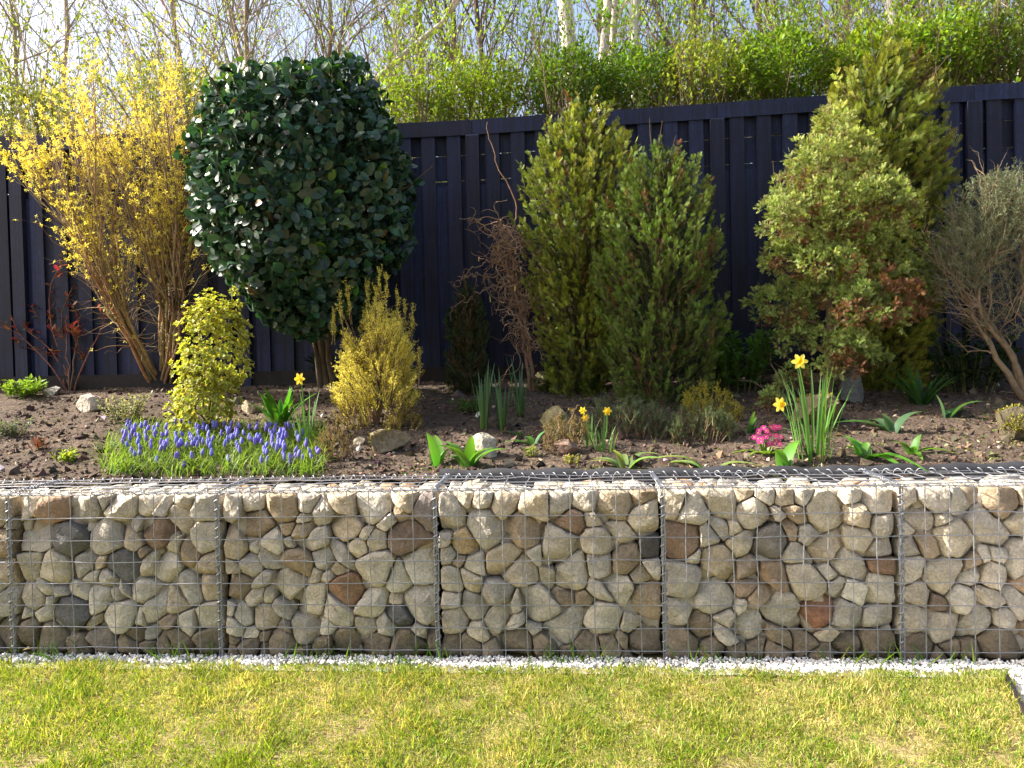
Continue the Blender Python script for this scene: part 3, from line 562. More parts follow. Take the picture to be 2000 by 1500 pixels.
for i, (c, rx, rz) in enumerate(allp):
    nc = int(14+2500*rx*rz); cp, cn, cr = shell(nc, c, (rx*1.03, rx*.85, rz*1.03), 3.5, -.85, .26, 6, i); nc = len(cp); per = 19; ri = np.repeat(np.arange(nc), per); n = nc*per
    d = nrm(rdir(n)+cn[ri]*.7+[0, 0, .45]); rad = U(.022, .045, nc)[ri]; pos = cp[ri]+d*(rad*U(.1, 1, n))[:, None]; cv = np.exp(rng.normal(size=nc)*.2)[ri][:, None]
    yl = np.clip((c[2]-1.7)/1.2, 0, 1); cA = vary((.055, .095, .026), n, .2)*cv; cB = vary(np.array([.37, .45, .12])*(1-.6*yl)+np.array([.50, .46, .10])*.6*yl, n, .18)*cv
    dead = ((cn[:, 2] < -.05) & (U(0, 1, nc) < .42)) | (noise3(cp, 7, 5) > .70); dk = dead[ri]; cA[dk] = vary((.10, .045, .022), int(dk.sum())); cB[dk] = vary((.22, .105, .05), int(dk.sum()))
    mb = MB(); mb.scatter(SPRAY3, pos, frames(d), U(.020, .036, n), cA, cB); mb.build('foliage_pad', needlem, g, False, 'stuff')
# gnarled grey shrub at the right
yb = 1.75; base = P(2005, 770, yb); base[2] = float(soil(base[0], yb))-.02
g = thing('gnarled_shrub', 'grey green needle leaved shrub with bare twisting branches beside the fence end', 'shrub', base)
st = [poly([base, P(1985, 690, yb), P(1900, 610, yb-.1), P(1905, 560, yb-.05), P(1950, 505, yb)], 10, .008), poly([base, P(1970, 660, yb), P(1890, 585, yb), P(1920, 480, yb+.05), P(1935, 400, yb)], 10, .008),
      poly([base, P(2020, 650, yb), P(1990, 560, yb), P(2000, 450, yb), P(1990, 390, yb)], 10, .01), poly([base, P(1960, 720, yb-.1), P(1925, 655, yb), P(1870, 560, yb), P(1850, 500, yb)], 10, .008), poly([base, P(2060, 650, yb), P(2070, 500, yb), P(2050, 420, yb)], 10, .01)]
st = np.array(st); mb = MB(); mb.tubes(st, np.tile(np.linspace(.022, .006, 10), (5, 1)), 6, (.22, .16, .10)); b1 = spawn(st, np.full((5, 10), .010), 16, .35, .3, 1, .9, .25, .13, K=6); mb.tubes(*b1, 4, (.24, .17, .11)); b2 = spawn(*b1, 5, .6, .3, 1, .8, .2, .1); mb.tubes(*b2, 3, (.25, .19, .13)); mb.build('branch', barkm, g, True)
mp = (yb+3.366)/1500; pos = []; 
for (px, py, rx, rz, n) in ((1935, 440, 60, 75, 260), (1990, 420, 40, 80, 180), (1870, 540, 40, 70, 130), (2040, 500, 60, 120, 200), (1960, 620, 45, 60, 60), (1900, 500, 50, 60, 140)):
    p_, nr, _ = shell(n, P(px, py, yb), (rx*mp, .22, rz*mp), 3, -.8); pos.append(np.concatenate([p_, nrm(nr*.6+[0, 0, .8]+rng.normal(size=nr.shape)*.3)], 1))
pos = np.concatenate(pos); tw = pos[:, None, :3]+pos[:, None, 3:]*np.linspace(0, .12, 5)[None, :, None]; mb = MB(); mb.tubes(tw, np.tile(np.linspace(.0018, .001, 5), (len(tw), 1)), 3, (.25, .2, .13))
p_, t_ = along(tw, 34, .0, 1); q = rdir(len(p_)); d = nrm(t_*.7+nrm(q-np.sum(q*t_, 1, keepdims=True)*t_)); c1 = vary((.13, .15, .085), len(p_), .25); mb.scatter(NEED, p_, frames(d), np.stack([np.full(len(p_), .035), U(.018, .03, len(p_)), np.full(len(p_), .03)], -1), c1, c1*1.4)
mb.build('foliage', needlem, g, False, 'stuff')

# ------------------------------------------------------------------ forsythia
yb = 2.15; base = G(318, 752)
g = thing('forsythia', 'tall forsythia with arching bare stems and bright yellow flowers', 'shrub', base)
def fp(px, py, dy=0): return P(px, py, 2.15+dy)
paths = []
for k in range(30):
    tx = U(50, 395); ty = U(185, 360)+.0006*(tx-220)**2
    if k < 13: mid = (215+U(-14, 14), 585+U(-15, 15)); tx = 30+k*17+U(-10, 10)
    elif k < 23: mid = (U(295, 335), U(470, 560)); tx = 150+(k-13)*23+U(-12, 12)
    else: mid = (355+U(-15, 10), 600+U(-30, 30)); tx = U(300, 395)
    b0 = base+np.array([U(-.05, .12) if k >= 13 else U(-.05, .03), U(-.06, .06), -.03]); dy = U(-.32, .25)
    m2 = (mid[0]*.5+tx*.5+U(-20, 20), (mid[1]*.52+ty*.48))
    paths.append(poly([b0, fp(*mid, dy*.3), fp(*m2, dy*.7), fp(tx, ty, dy)], 12, .012))
st = np.array(paths); mb = MB(); bc = (.26, .18, .095); r0 = U(.009, .017, 30)[:, None]*np.linspace(1, .3, 12)[None]; mb.tubes(st, r0, 6, vary(bc, 30, .12))
b1 = spawn(st, r0, 11, .32, .35, 1, .55, .35, .07, K=6, rf=.55); mb.tubes(*b1, 4, vary(bc, len(b1[0]), .15)); b2 = spawn(*b1, 4, .6, .2, 1, .6, .25, .08); mb.tubes(*b2, 3, vary(bc, len(b2[0]), .15))
wh = spawn(st, r0, 2, .4, .85, 1, .25, .5, .03, K=6, rf=.6, absL=.75); mb.tubes(*wh, 3, vary((.3, .2, .11), len(wh[0])))
lo = spawn(st[:, :8], r0[:, :8], 7, .35, .3, .9, 1.0, .0, .12, K=6, rf=.3, absL=.28); mb.tubes(*lo, 3, vary((.3, .22, .12), len(lo[0]))); mb.build('stem', barkm, g, True)
FL4 = T(sum([[(0, 0, 0), (math.cos(a)*.55-math.sin(a)*.2, .25, math.sin(a)*.55+math.cos(a)*.2), (math.cos(a), .35, math.sin(a)), (math.cos(a)*.55+math.sin(a)*.2, .25, math.sin(a)*.55-math.cos(a)*.2)] for a in (0.1, 1.67, 3.2, 4.8)], []), [(4*i, 4*i+1, 4*i+2, 4*i+3) for i in range(4)])
pts, tg = [], []
for br, n in ((b1, 15), (b2, 9), (lo, 4), (wh, 1)):
    p_, t_ = along(br[0], n, .1, 1); pts.append(p_); tg.append(t_)
pts = np.concatenate(pts); tg = np.concatenate(tg); top = fp(200, 330)[2]; z0 = fp(200, 640)[2]
pr = np.clip((pts[:, 2]-z0)/(top-z0), 0, 1)**1.3*np.clip(.42+1.3*noise3(pts, 9, 3), 0, 1)*.9+.03; xl = P(120, 500, 2.1)[0]; k = U(0, 1, len(pts)) < pr; pts, tg = pts[k], tg[k]
ex, _, _ = shell(90, fp(170, 500), (.16, .2, .12), 2); ex2, _, _ = shell(50, fp(250, 540), (.2, .2, .15), 2); pts = np.concatenate([pts, ex, ex2]); tg = np.concatenate([tg, rdir(140)])
n = len(pts); d = nrm(rdir(n)+[0, 0, -.1]); mb = MB(); mb.scatter(FL4, pts+d*.008, frames(d), U(.014, .023, n), vary((.76, .66, .07), n, .1, .04), vary((.86, .80, .20), n, .07, .03)); mb.build('flowers', petalm, g, False, 'stuff')

# ------------------------------------------------------------------ contorted hazel
base = G(1045, 748); yb = min(base[1], 2.2); base = P(1045, 748, yb); base[2] = float(soil(base[0], yb))
g = thing('contorted_hazel', 'leafless contorted hazel with corkscrew brown twigs and hanging catkins', 'shrub', base)
def squig(p0, d0, L, K, curl, grav=0):
    p = [np.array(p0)]; d = np.array(d0, float); ax = nrm(rng.normal(size=3)); 
    for i in range(K-1):
        ax = nrm(ax+rng.normal(size=3)*.75); d = d+np.cross(ax, d)*curl+np.array([0, 0, grav]); d /= np.linalg.norm(d); p.append(p[-1]+d*L/(K-1))
    return np.array(p)
main = [poly([base+[0, 0, -.04], P(1030, 640, yb), P(1000, 560, yb), P(1005, 500, yb), P(975, 430, yb)], 24, .008), poly([base+[.02, 0, -.04], P(1015, 600, yb), P(985, 520, yb), P(995, 450, yb-.1)], 24, .01), poly([base+[-.03, 0, -.04], P(1020, 660, yb), P(1015, 560, yb), P(960, 480, yb)], 24, .01),
        poly([P(985, 480, yb), P(1012, 420, yb), P(1000, 370, yb), P(965, 320, yb), P(967, 290, yb), P(950, 265, yb), P(952, 238, yb)], 24, .004)]
mb = MB(); mb.tubes(np.array(main), np.array([np.linspace(.014, .006, 24)]*3+[np.linspace(.007, .003, 24)]), 6, (.20, .115, .075)); sq, sr = [], []; ends = []
for i in range(215):
    m_ = main[rng.integers(3)]; t_ = int(np.clip(24*U(.15, 1)**.7, 0, 23)); p0 = m_[t_]; up_ = t_/23
    d0 = nrm(rng.normal(size=3)*[1, .7, .6]+[0, 0, .3*up_]); L = U(.18, .5); c_ = squig(p0, d0, L, 22, U(.35, .75), U(-.06, .02)); sq.append(c_); r0 = U(.0022, .005); sr.append(np.linspace(r0, .0012, 22)); ends.append(c_[rng.integers(8, 22)])
for a, b in (((975, 470), (895, 425)), ((985, 500), (880, 560)), ((1000, 560), (890, 540)), ((1010, 460), (1065, 540)), ((990, 600), (1060, 700)), ((980, 560), (880, 605))):
    A, B = P(*a, yb), P(*b, yb-.2); c_ = poly([A, (A+B)/2+[0, 0, .05], B], 22, .011); sq.append(c_); sr.append(np.linspace(.006, .002, 22)); 
    for _ in range(5): q = squig(c_[rng.integers(4, 20)], rdir(1)[0], U(.1, .22), 22, .5); sq.append(q); sr.append(np.linspace(.0028, .0012, 22))
sq = np.array(sq); mb.tubes(sq, np.array(sr), 4, mixc((.19, .115, .08), (.30, .21, .14), U(0, 1, len(sq)))); mb.build('branches', barkm, g, True)
for i in range(26):
    p0 = np.array(ends[i*5]); L = U(.035, .06); mb = MB(); mb.tubes(np.array([poly([p0, p0+[.003, 0, -L*.5], p0+[0, .002, -L]], 6, .001)]), np.array([[.001, .0045, .005, .005, .0045, .002]]), 6, vary((.30, .25, .09), 1)[0]); mb.build('catkin', barkm, g, True)

# ------------------------------------------------------------------ small shrubs
def stems_from(base, n, h, sp, K=6, w=.02): return np.array([poly([base+[U(-.03, .03), U(-.03, .03), -.03], base+[U(-1, 1)*sp*.5, U(-1, 1)*sp*.4, h*.5], base+[U(-1, 1)*sp, U(-1, 1)*sp*.7, h*U(.75, 1)]], K, w) for _ in range(n)])
# rose
base = G(135, 762); yb = base[1]; g = thing('rose_bush', 'thorny rose bush with dark red young leaves beside the fence', 'shrub', base)
rp = [[(110, 690), (45, 640)], [(105, 680), (75, 620), (62, 600)], [(100, 640), (90, 560), (108, 530)], [(125, 670), (118, 600), (140, 560)], [(150, 690), (150, 640), (160, 615)], [(165, 700), (200, 650), (205, 600)], [(130, 660), (130, 625)], [(85, 690), (35, 660), (25, 615)], [(170, 720), (140, 640)]]
st = np.array([poly([base+[U(-.02, .03), U(-.04, .04), -.03]]+[P(a, b, yb+U(-.08, .08)) for a, b in q], 9, .006) for q in rp]); mb = MB(); mb.tubes(st, np.tile(np.linspace(.008, .0035, 9), (len(st), 1)), 5, vary((.17, .09, .07), len(st), .2)); tw = spawn(st, np.full((len(st), 9), .005), 4, .3, .4, 1, .7, .2, .05, rf=.5); mb.tubes(*tw, 4, (.2, .09, .07))
thp, tt = along(st, 14, .05, .8); mb.scatter(NEED, thp, frames(rdir(len(thp))), np.full(len(thp), .01), (.25, .12, .09)); mb.build('stem', barkm, g, True)
p1, t1 = along(tw[0], 7, .3, 1); p2, t2 = along(st, 4, .75, 1); pp = np.concatenate([p1, p2]); tt = np.concatenate([t1, t2]); d = nrm(rdir(len(pp))*[1, 1, .5]+tt*.3); cols = [(.16, .05, .04), (.24, .09, .04), (.20, .03, .05), (.10, .07, .05), (.12, .10, .07), (.30, .14, .04)]
leaf_parts('leaf', g, OVAL, pp, frames(d, rdir(len(pp))*.5+[0, 0, 1]), U(.038, .065, len(pp)), cols, mat('rose_leaf', attr='Col', rough=.35, spec=.5, trans=.35, tint=(1.5, .8, .6)))
# golden euonymus
base = G(405, 850); yb = base[1]; g = thing('golden_euonymus', 'upright golden variegated evergreen shrub above the grape hyacinths', 'shrub', base)
mb = MB(); st = stems_from(base, 7, .55, .13); mb.tubes(st, np.tile(np.linspace(.008, .003, 6), (7, 1)), 5, (.13, .11, .05)); mp = (yb+3.366)/1500
pos, ax = [], []
for px, py, rx, rz, n in ((415, 690, 68, 95, 560), (400, 780, 62, 75, 380), (425, 625, 48, 40, 80), (450, 620, 28, 30, 30), (350, 820, 28, 30, 25), (345, 715, 14, 20, 10), (455, 575, 8, 18, 8), (385, 625, 16, 30, 20), (475, 650, 14, 30, 16), (430, 600, 14, 25, 14), (340, 790, 16, 20, 14), (478, 720, 14, 25, 12)):
    p_, nr, _ = shell(n, P(px, py, yb), (rx*mp, rx*mp*.9, rz*mp), 6, -.9, .28, 5); pos.append(p_); ax.append(nrm(nr*.8+[0, 0, .6]+rng.normal(size=nr.shape)*.25))
for _ in range(26):
    a_ = U(-1, 1); q = P(415+a_*66, 600+70*a_*a_+U(0, 160)*(abs(a_) > .6), yb+U(-.15, .1)); dd = nrm(np.array([a_*.5, U(-.3, .2), 1])); hh = U(.05, .11)
    for t_ in np.linspace(0, 1, 4): pos.append((q+dd*hh*t_)[None]); ax.append(dd[None])
pos = np.concatenate(pos); ax = np.concatenate(ax); tip = P(455, 560, yb); mb.tubes(np.array([poly([P(445, 640, yb), P(452, 600, yb), tip], 6)]), np.array([np.linspace(.004, .002, 6)]), 4, (.2, .2, .06)); mb.build('stem', barkm, g, True)
nl = 7; M_ = len(pos); idx = np.repeat(np.arange(M_), nl); th = np.tile(np.arange(nl)*2.4, M_)+np.repeat(U(0, 6, M_), nl); fr = frames(ax)[idx]; d = nrm(ax[idx]*U(.4, 1.1, M_*nl)[:, None]+fr[:, :, 0]*np.cos(th)[:, None]+fr[:, :, 2]*np.sin(th)[:, None]); lf = frames(d, ax[idx]); L = U(.018, .031, M_*nl)
cA = vary((.10, .16, .02), M_*nl, .25); cB = vary((.50, .46, .09), M_*nl, .2); order = np.argsort((pos[idx]-CAM)@FW); pick = order[:900:4]; rest = np.setdiff1d(np.arange(M_*nl), pick)
VL = OVAL[:3]+(np.array([.2, 1, 1, 0, 1, 1, 0.1, 1, 1, 1.]),)
leaf_parts('leaf', g, VL, pos[idx][pick], lf[pick], L[pick], cA[pick][:6], leafm, cB[pick][:6]); mb = MB(); mb.scatter(VL, pos[idx][rest], lf[rest], L[rest], cA[rest], cB[rest]); mb.build('foliage', leafm, g, True, 'stuff')
# plumed heathers
def heather(name, label, base, plumes, colA, colB, needle=(.009, .016), per=90, sr=.0022, stemc=(.16, .11, .06), cat='shrub', w=.05):
    g = thing(name, label, cat, base); mb = MB(); PPs = np.array(plumes); mb.tubes(PPs, np.tile(np.linspace(sr*1.6, sr*.5, PPs.shape[1]), (len(PPs), 1)), 4, vary(stemc, len(PPs))); mb.build('stem', barkm, g, True)
    sh = spawn(PPs, np.full(PPs.shape[:2], sr*.6), max(3, per//11), 1, .15, .95, .55, .3, .05, K=3, absL=w); mb = MB(); mb.tubes(*sh, 3, stemc); mb.build('shoots', barkm, g, False, 'stuff'); pa, ta = along(sh[0], 11, .1, 1.05); pb_, tb_ = along(PPs, per//3, .4, 1.03); p_, t_ = np.concatenate([pa, pb_]), np.concatenate([ta, tb_]); q = rdir(len(p_)); d = nrm(t_*.8+nrm(q-np.sum(q*t_, 1, keepdims=True)*t_)*.9); n = len(p_); s = U(*needle, n); zz = np.clip(rng.normal(size=n)*.3+.5, 0, 1)
    cA = mixc(colA, colB, zz)*np.exp(rng.normal(size=(n, 1))*.15); mb = MB(); mb.scatter(NEED, p_, frames(d), np.stack([s*2.2, s, s], -1), cA*.85, cA*1.25); mb.build('foliage', feathm, g, False, 'stuff'); return g
base = G(735, 830); yb = base[1]
def hp(px, py, dy): return P(px, py, yb+dy)
pl = []
for k in range(400):
    a = U(-1, 1); h = U(0, 1); dy = U(-.22, .22)
    ex = 735+a*88*(1-.25*h); ey = 800-h*200*(1-.35*abs(a))-20
    if abs(ex-690) < 17 and 570 < ey < 660: continue
    e = hp(ex, ey, dy); rt = base*.55+hp(735+a*35, 720, dy*.5)*.45; L = U(.10, .20); dd = nrm(np.array([a*.7, dy, 1.]+rng.normal(size=3)*.15)); pl.append(poly([e-dd*L, e-dd*L*.5, e], 6, .002))
for ex, ey in ((740, 525), (755, 535), (718, 555), (665, 575), (650, 600), (790, 590), (805, 600), (735, 560), (680, 560), (820, 680), (775, 570)): e = hp(ex, ey, U(-.1, .1)); pl += [poly([e+[U(-.02, .02), 0, -.24], e+[U(-.01, .01), 0, -.1], e], 6, .002) for _ in range(2)]
mst = [poly([base+[0, 0, -.03], hp(735+U(-20, 20), 760, 0), hp(U(660, 800), U(600, 700), U(-.15, .15))], 6, .008) for _ in range(14)]
g = heather('tree_heather', 'plumed golden yellow tree heather in front of the laurel', base, pl, (.60, .53, .07), (.78, .72, .20), (.011, .019), 99); mb = MB(); mb.tubes(np.array(mst), np.tile(np.linspace(.009, .003, 6), (14, 1)), 5, (.15, .1, .06)); mb.build('stem', barkm, g, True)
def low_heath(name, label, px, py, rx, h, n, cA, cB, per=70, needle=(.008, .014), spread=.5, L=(.06, .12), stemc=(.16, .11, .06)):
    b = G(px, py); s = (b[1]+3.366)/1500; pl = []
    for _ in range(n):
        a = U(-1, 1); r_ = U(-1, 1); q = b+[a*rx*s, r_*rx*s*.6, 0]; q[2] = float(soil(q[0], q[1])); hh = h*s*U(.3, 1)*(1-.4*a*a); dd = nrm(np.array([a*spread+rng.normal()*.25, r_*spread*.6-.1+rng.normal()*.25, 1])); Ln = U(*L); e = q+[0, 0, hh]; pl.append(poly([e-dd*Ln, e-dd*Ln*.5, e], 5, .003))
    return heather(name, label, b, pl, cA, cB, needle, per, stemc=stemc, w=.03)
low_heath('low_juniper', 'low spreading grey green needle mat beside small narcissus', 1225, 850, 85, 75, 190, (.065, .105, .06), (.12, .17, .09), 70, (.009, .015))
low_heath('winter_heath', 'dark green heath mound in front of the golden sprigs', 1370, 860, 65, 70, 130, (.06, .10, .045), (.13, .18, .08), 70)
low_heath('golden_heath', 'bright golden heath sprigs growing out of the dark green mound', 1385, 815, 48, 70, 80, (.30, .28, .03), (.45, .42, .05), 80, (.009, .015), L=(.08, .13))
low_heath('golden_heath', 'small golden heath tuft beside the bright golden sprigs and tulip leaf', 1440, 825, 16, 38, 14, (.25, .24, .03), (.4, .36, .05), 70)
low_heath('dry_heath', 'straggly brown heath at the edge of the grape hyacinths', 655, 900, 38, 80, 60, (.16, .11, .05), (.26, .20, .07), 42)
low_heath('dry_heath', 'dry brown heath stalks beside the flat brown stone', 1085, 885, 26, 80, 40, (.20, .14, .06), (.30, .24, .11), 45)
low_heath('dry_heath', 'dry sparse heath sprigs beneath the small yellow narcissus flowers', 1128, 875, 20, 88, 26, (.24, .18, .07), (.36, .28, .10), 40)
low_heath('dry_heath', 'trailing golden heath at the foot of the tree heather', 790, 835, 40, 35, 50, (.28, .22, .05), (.4, .33, .07), 60)
low_heath('dry_heath', 'thin golden heath shoots below the tree heather, beside the mossy rock', 690, 835, 40, 60, 55, (.28, .22, .05), (.42, .35, .08), 60)
def leafy(name, label, px, py, rx, h, n, nl, L, cA, cB, m=leafm, tm=LEAF, cat='plant', upw=.5):
    b = G(px, py); s = (b[1]+3.366)/1500; g = thing(name, label, cat, b); st = []
    for _ in range(n):
        a, r_ = U(-1, 1), U(-1, 1); q = b+[a*rx*s*.5, r_*rx*s*.4, 0]; q[2] = float(soil(q[0], q[1]))-.01; st.append(poly([q, q+[a*rx*s*.25, r_*rx*s*.2, h*s*.5], q+[a*rx*s*.5, r_*rx*s*.4, h*s*U(.6, 1)]], 5, .003))
    st = np.array(st); mb = MB(); mb.tubes(st, np.tile(np.linspace(.0025, .0012, 5), (n, 1)), 4, (.13, .13, .05)); mb.build('stem', barkm, g, True)
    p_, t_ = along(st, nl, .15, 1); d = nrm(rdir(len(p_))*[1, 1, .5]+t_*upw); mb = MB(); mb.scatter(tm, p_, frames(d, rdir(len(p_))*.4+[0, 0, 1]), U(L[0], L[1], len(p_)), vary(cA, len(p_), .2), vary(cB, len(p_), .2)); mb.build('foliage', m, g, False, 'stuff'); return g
leafy('silver_shrub', 'small silvery variegated mound beside the pale pointed rock', 245, 822, 42, 58, 40, 26, (.016, .028), (.22, .23, .14), (.42, .40, .28))
leafy('red_sprig', 'small red leaved sprig on open soil', 75, 880, 26, 32, 18, 12, (.012, .022), (.25, .06, .045), (.30, .10, .06))
leafy('seedling_clump', 'small fresh green seedling clump on open soil', 132, 902, 22, 28, 14, 10, (.022, .04), (.22, .28, .04), (.3, .36, .06))
leafy('leafy_clump', 'bright green leafy clump in front of the fence beside the rose', 42, 775, 46, 38, 36, 14, (.035, .06), (.14, .24, .03), (.24, .34, .05))
leafy('grey_groundcover', 'low dark grey green groundcover on the sunlit soil slope', 22, 850, 48, 38, 30, 18, (.018, .03), (.09, .11, .085), (.15, .17, .13))
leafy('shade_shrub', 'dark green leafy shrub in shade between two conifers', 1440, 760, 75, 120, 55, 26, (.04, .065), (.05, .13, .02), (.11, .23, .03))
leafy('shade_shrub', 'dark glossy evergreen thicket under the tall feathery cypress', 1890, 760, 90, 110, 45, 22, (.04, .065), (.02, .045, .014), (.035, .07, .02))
leafy('low_leafy_plant', 'fresh green broad leaved plant in shade under the taller golden cypress', 1148, 765, 30, 36, 18, 9, (.04, .065), (.06, .15, .03), (.10, .22, .04))
leafy('low_leafy_plant', 'mixed green weeds growing around the bases of the spiky bulb leaves', 910, 805, 32, 28, 22, 10, (.022, .04), (.06, .13, .03), (.10, .19, .04))
leafy('low_leafy_plant', 'low weeds under the hazel beside the shaded mossy stone', 1068, 765, 36, 28, 20, 10, (.025, .045), (.07, .12, .03), (.14, .17, .04))
leafy('weed_tuft', 'tiny pale green weed tuft beside the dry heath stalks', 1038, 890, 14, 22, 8, 8, (.018, .03), (.20, .26, .06), (.3, .34, .08))
leafy('weed_tuft', 'tiny yellow green weed tuft in front of the flat brown stone', 1115, 905, 22, 20, 12, 10, (.015, .025), (.22, .22, .05), (.32, .30, .07))

# ------------------------------------------------------------------ bulbs
def strap_leaves(g, base, n, L, W, spread, colA, colB, m=leafm, arch=.4, K=8, r0=.03, up=1.0, azim=None, fold=.35, blunt=.5, name='leaf'):
    for i in range(n):
        a = U(0, 6.28) if azim is None else azim[i % len(azim)]; Ln = L*U(.6, 1.1); s_ = spread*U(.15, 1.45); hor = np.array([math.cos(a), math.sin(a), 0]); p0 = base+hor*r0*U(.2, 1)+[0, 0, -.02]
        t = np.linspace(0, 1, K)[:, None]; pts = p0+Ln*(hor*(s_*t+arch*s_*t**3)+np.array([0, 0, up])*(t-arch*s_*t**2.5)); wd = W*U(.8, 1.15)*(np.sin(np.pi*np.clip(t[:, 0]*.80+.2, 0, 1))**blunt)*np.where(t[:, 0] > .999, .05, 1)
        N_ = np.array([-hor[0]*.8, -hor[1]*.8, .6]); mb = MB(); mb.ribbons(pts[None], wd[None], N_[None], fold, vary(colA, 1, .15)[0], vary(colB, 1, .15)[0]); mb.build(name, m, g, True)
TU = ((.07, .19, .03), (.12, .27, .03))
def tulip(label, px, py, n, L, W, spread, az=None, arch=.6, cols=TU):
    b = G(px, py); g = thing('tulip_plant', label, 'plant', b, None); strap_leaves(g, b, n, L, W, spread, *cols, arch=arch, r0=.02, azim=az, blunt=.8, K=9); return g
tulip('pair of broad bright green tulip leaves in front of the tree heather', 855, 910, 3, .20, .040, .45, [2.6, .5, 1.8], .3)
tulip('many leaved young tulip with curled leaves against the pale rounded rock', 915, 912, 7, .20, .033, .6, None, .7)
tulip('pale arching tulip leaves in front of the low grey green mat', 1220, 915, 6, .19, .022, .6, None, .8, ((.10, .17, .05), (.24, .32, .12)))
tulip('tulip leaves stretched out flat over the membrane edge', 1390, 920, 4, .22, .022, 1.3, [3.05, -.3, 2.5, -.1], .9, ((.14, .22, .06), (.3, .36, .14)))
tulip('broad tulip leaf beside the tall daffodil leaves, touching the membrane', 1530, 915, 3, .2, .034, .8, [2.9, .8, -2.2], .8)
tulip('twisted broad tulip leaves growing against the tall daffodil clump', 1690, 895, 8, .18, .032, .9, None, 1.0)
tulip('curling tulip leaves on open sunlit soil past the daffodils', 1780, 885, 5, .14, .022, 1.0, None, 1.0)
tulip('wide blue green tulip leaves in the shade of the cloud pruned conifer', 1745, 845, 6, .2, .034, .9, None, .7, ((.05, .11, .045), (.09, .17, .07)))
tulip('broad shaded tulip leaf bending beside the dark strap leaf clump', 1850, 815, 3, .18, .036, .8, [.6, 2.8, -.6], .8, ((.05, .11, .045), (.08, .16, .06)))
tulip('short blue green tulip leaves between spiky bulbs and the mossy rock', 1040, 868, 4, .13, .022, .7, None, .7, ((.05, .12, .05), (.08, .18, .06)))
tulip('small curled tulip leaf at the foot of the spiky bulb leaves', 1012, 850, 3, .10, .018, .8, None, .9, ((.06, .12, .06), (.1, .17, .09)))
tulip('tulip leaves in front of the bright golden heath tuft', 1462, 845, 5, .15, .02, .9, None, .7, ((.07, .14, .05), (.12, .22, .07)))
def hosta(label, px, py, n, L, W, sp, cA, cB, name='bulb_clump', arch=.35):
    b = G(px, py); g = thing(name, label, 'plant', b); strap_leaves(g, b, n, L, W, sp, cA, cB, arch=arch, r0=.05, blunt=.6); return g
hosta('fresh green broad leaved bulb clump behind the single tall daffodil', 545, 830, 22, .28, .021, .5, (.055, .19, .02), (.09, .27, .025))
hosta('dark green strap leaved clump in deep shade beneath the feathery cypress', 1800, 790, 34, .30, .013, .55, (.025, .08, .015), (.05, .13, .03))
for lab, px, py, n in (('spiky upright blue green bulb leaves below the hazel, clump beside the yew', 945, 836, 11), ('spiky upright blue green bulb leaves in the middle of three clumps', 982, 838, 10), ('spiky upright blue green bulb leaves, clump closest to the mossy stones', 1017, 815, 9)):
    b = G(px, py); g = thing('bulb_spikes', lab, 'plant', b, 'spiky bulb leaf clumps'); strap_leaves(g, b, n, .43, .0075, .13, (.10, .19, .035), (.06, .13, .085), arch=.15, r0=.03, blunt=.5, fold=.5, K=6)
def flower(parent, p, facing, size, petal=(.75, .58, .04), cup=(.80, .45, .02), trumpet=.45, npet=6):
    f = frames(np.array([facing]), np.array([[0, 0, 1.]]))[0]; mb = MB()
    th = np.arange(npet)*2*np.pi/npet; rad = np.stack([np.cos(th), 0*th+.06, np.sin(th)], -1)@f.T; pf = frames(rad, np.tile(f[:, 1], (npet, 1)))
    mb.scatter(OVAL, np.tile(p, (npet, 1)), pf, np.stack([np.full(npet, size*1.15), np.full(npet, size), np.full(npet, size)], -1), vary(petal, npet, .08, .03)); o = mb.build('flower', petalm, parent, True)
    pts = np.array([p+f[:, 1]*size*trumpet*t for t in (0, .3, .6, .9, 1.0)]); mb = MB(); mb.tubes(pts[None], np.array([[.15, .26, .3, .36, .42]])*size, 9, cup); mb.build('trumpet', petalm, o, True)
def daffodil(label, px, py, heads, nleaf, L, W=.006, cA=(.10, .22, .03), cB=(.09, .19, .06), size=.035, sp=.2, name='daffodil', petal=(.78, .62, .05), cup=(.80, .52, .02)):
    b = G(px, py); g = thing(name, label, 'flower', b); strap_leaves(g, b, nleaf, L, W, sp, cA, cB, arch=.3, r0=.085 if nleaf > 20 else .05, fold=.4)
    for hx, hy, fx in heads:
        h = P(hx, hy, b[1]-.02); mb = MB(); s = poly([b+[U(-.03, .03), U(-.03, .03), -.02], b*.5+h*.5+[.01, .01, 0], h+[0, .02, -.005]], 8); mb.tubes(s[None], np.full((1, 8), .0032), 5, (.10, .22, .04)); mb.build('stem', leafm, g, True)
        flower(g, h, np.array([fx, -1, .05]), size, petal, cup)
daffodil('single tall yellow daffodil beside the fresh green bulb clump', 600, 880, [(585, 740, -.3)], 12, .36, .007, sp=.14, size=.038)
daffodil('tall daffodil clump with two pale yellow blooms and long bent leaves', 1590, 895, [(1562, 706, -.2), (1523, 790, .4)], 30, .50, .0066, sp=.24, size=.042, petal=(.80, .70, .12))
daffodil('small yellow narcissus with reddish cup rising from the low grey green mat', 1180, 880, [(1186, 803, .1)], 16, .2, .0032, sp=.3, size=.026, name='narcissus')
daffodil('small twin flowered yellow narcissus beside the dry sparse heath sprigs', 1150, 870, [(1138, 802, -.3), (1143, 816, .2)], 8, .2, .0032, sp=.25, size=.024, name='narcissus')
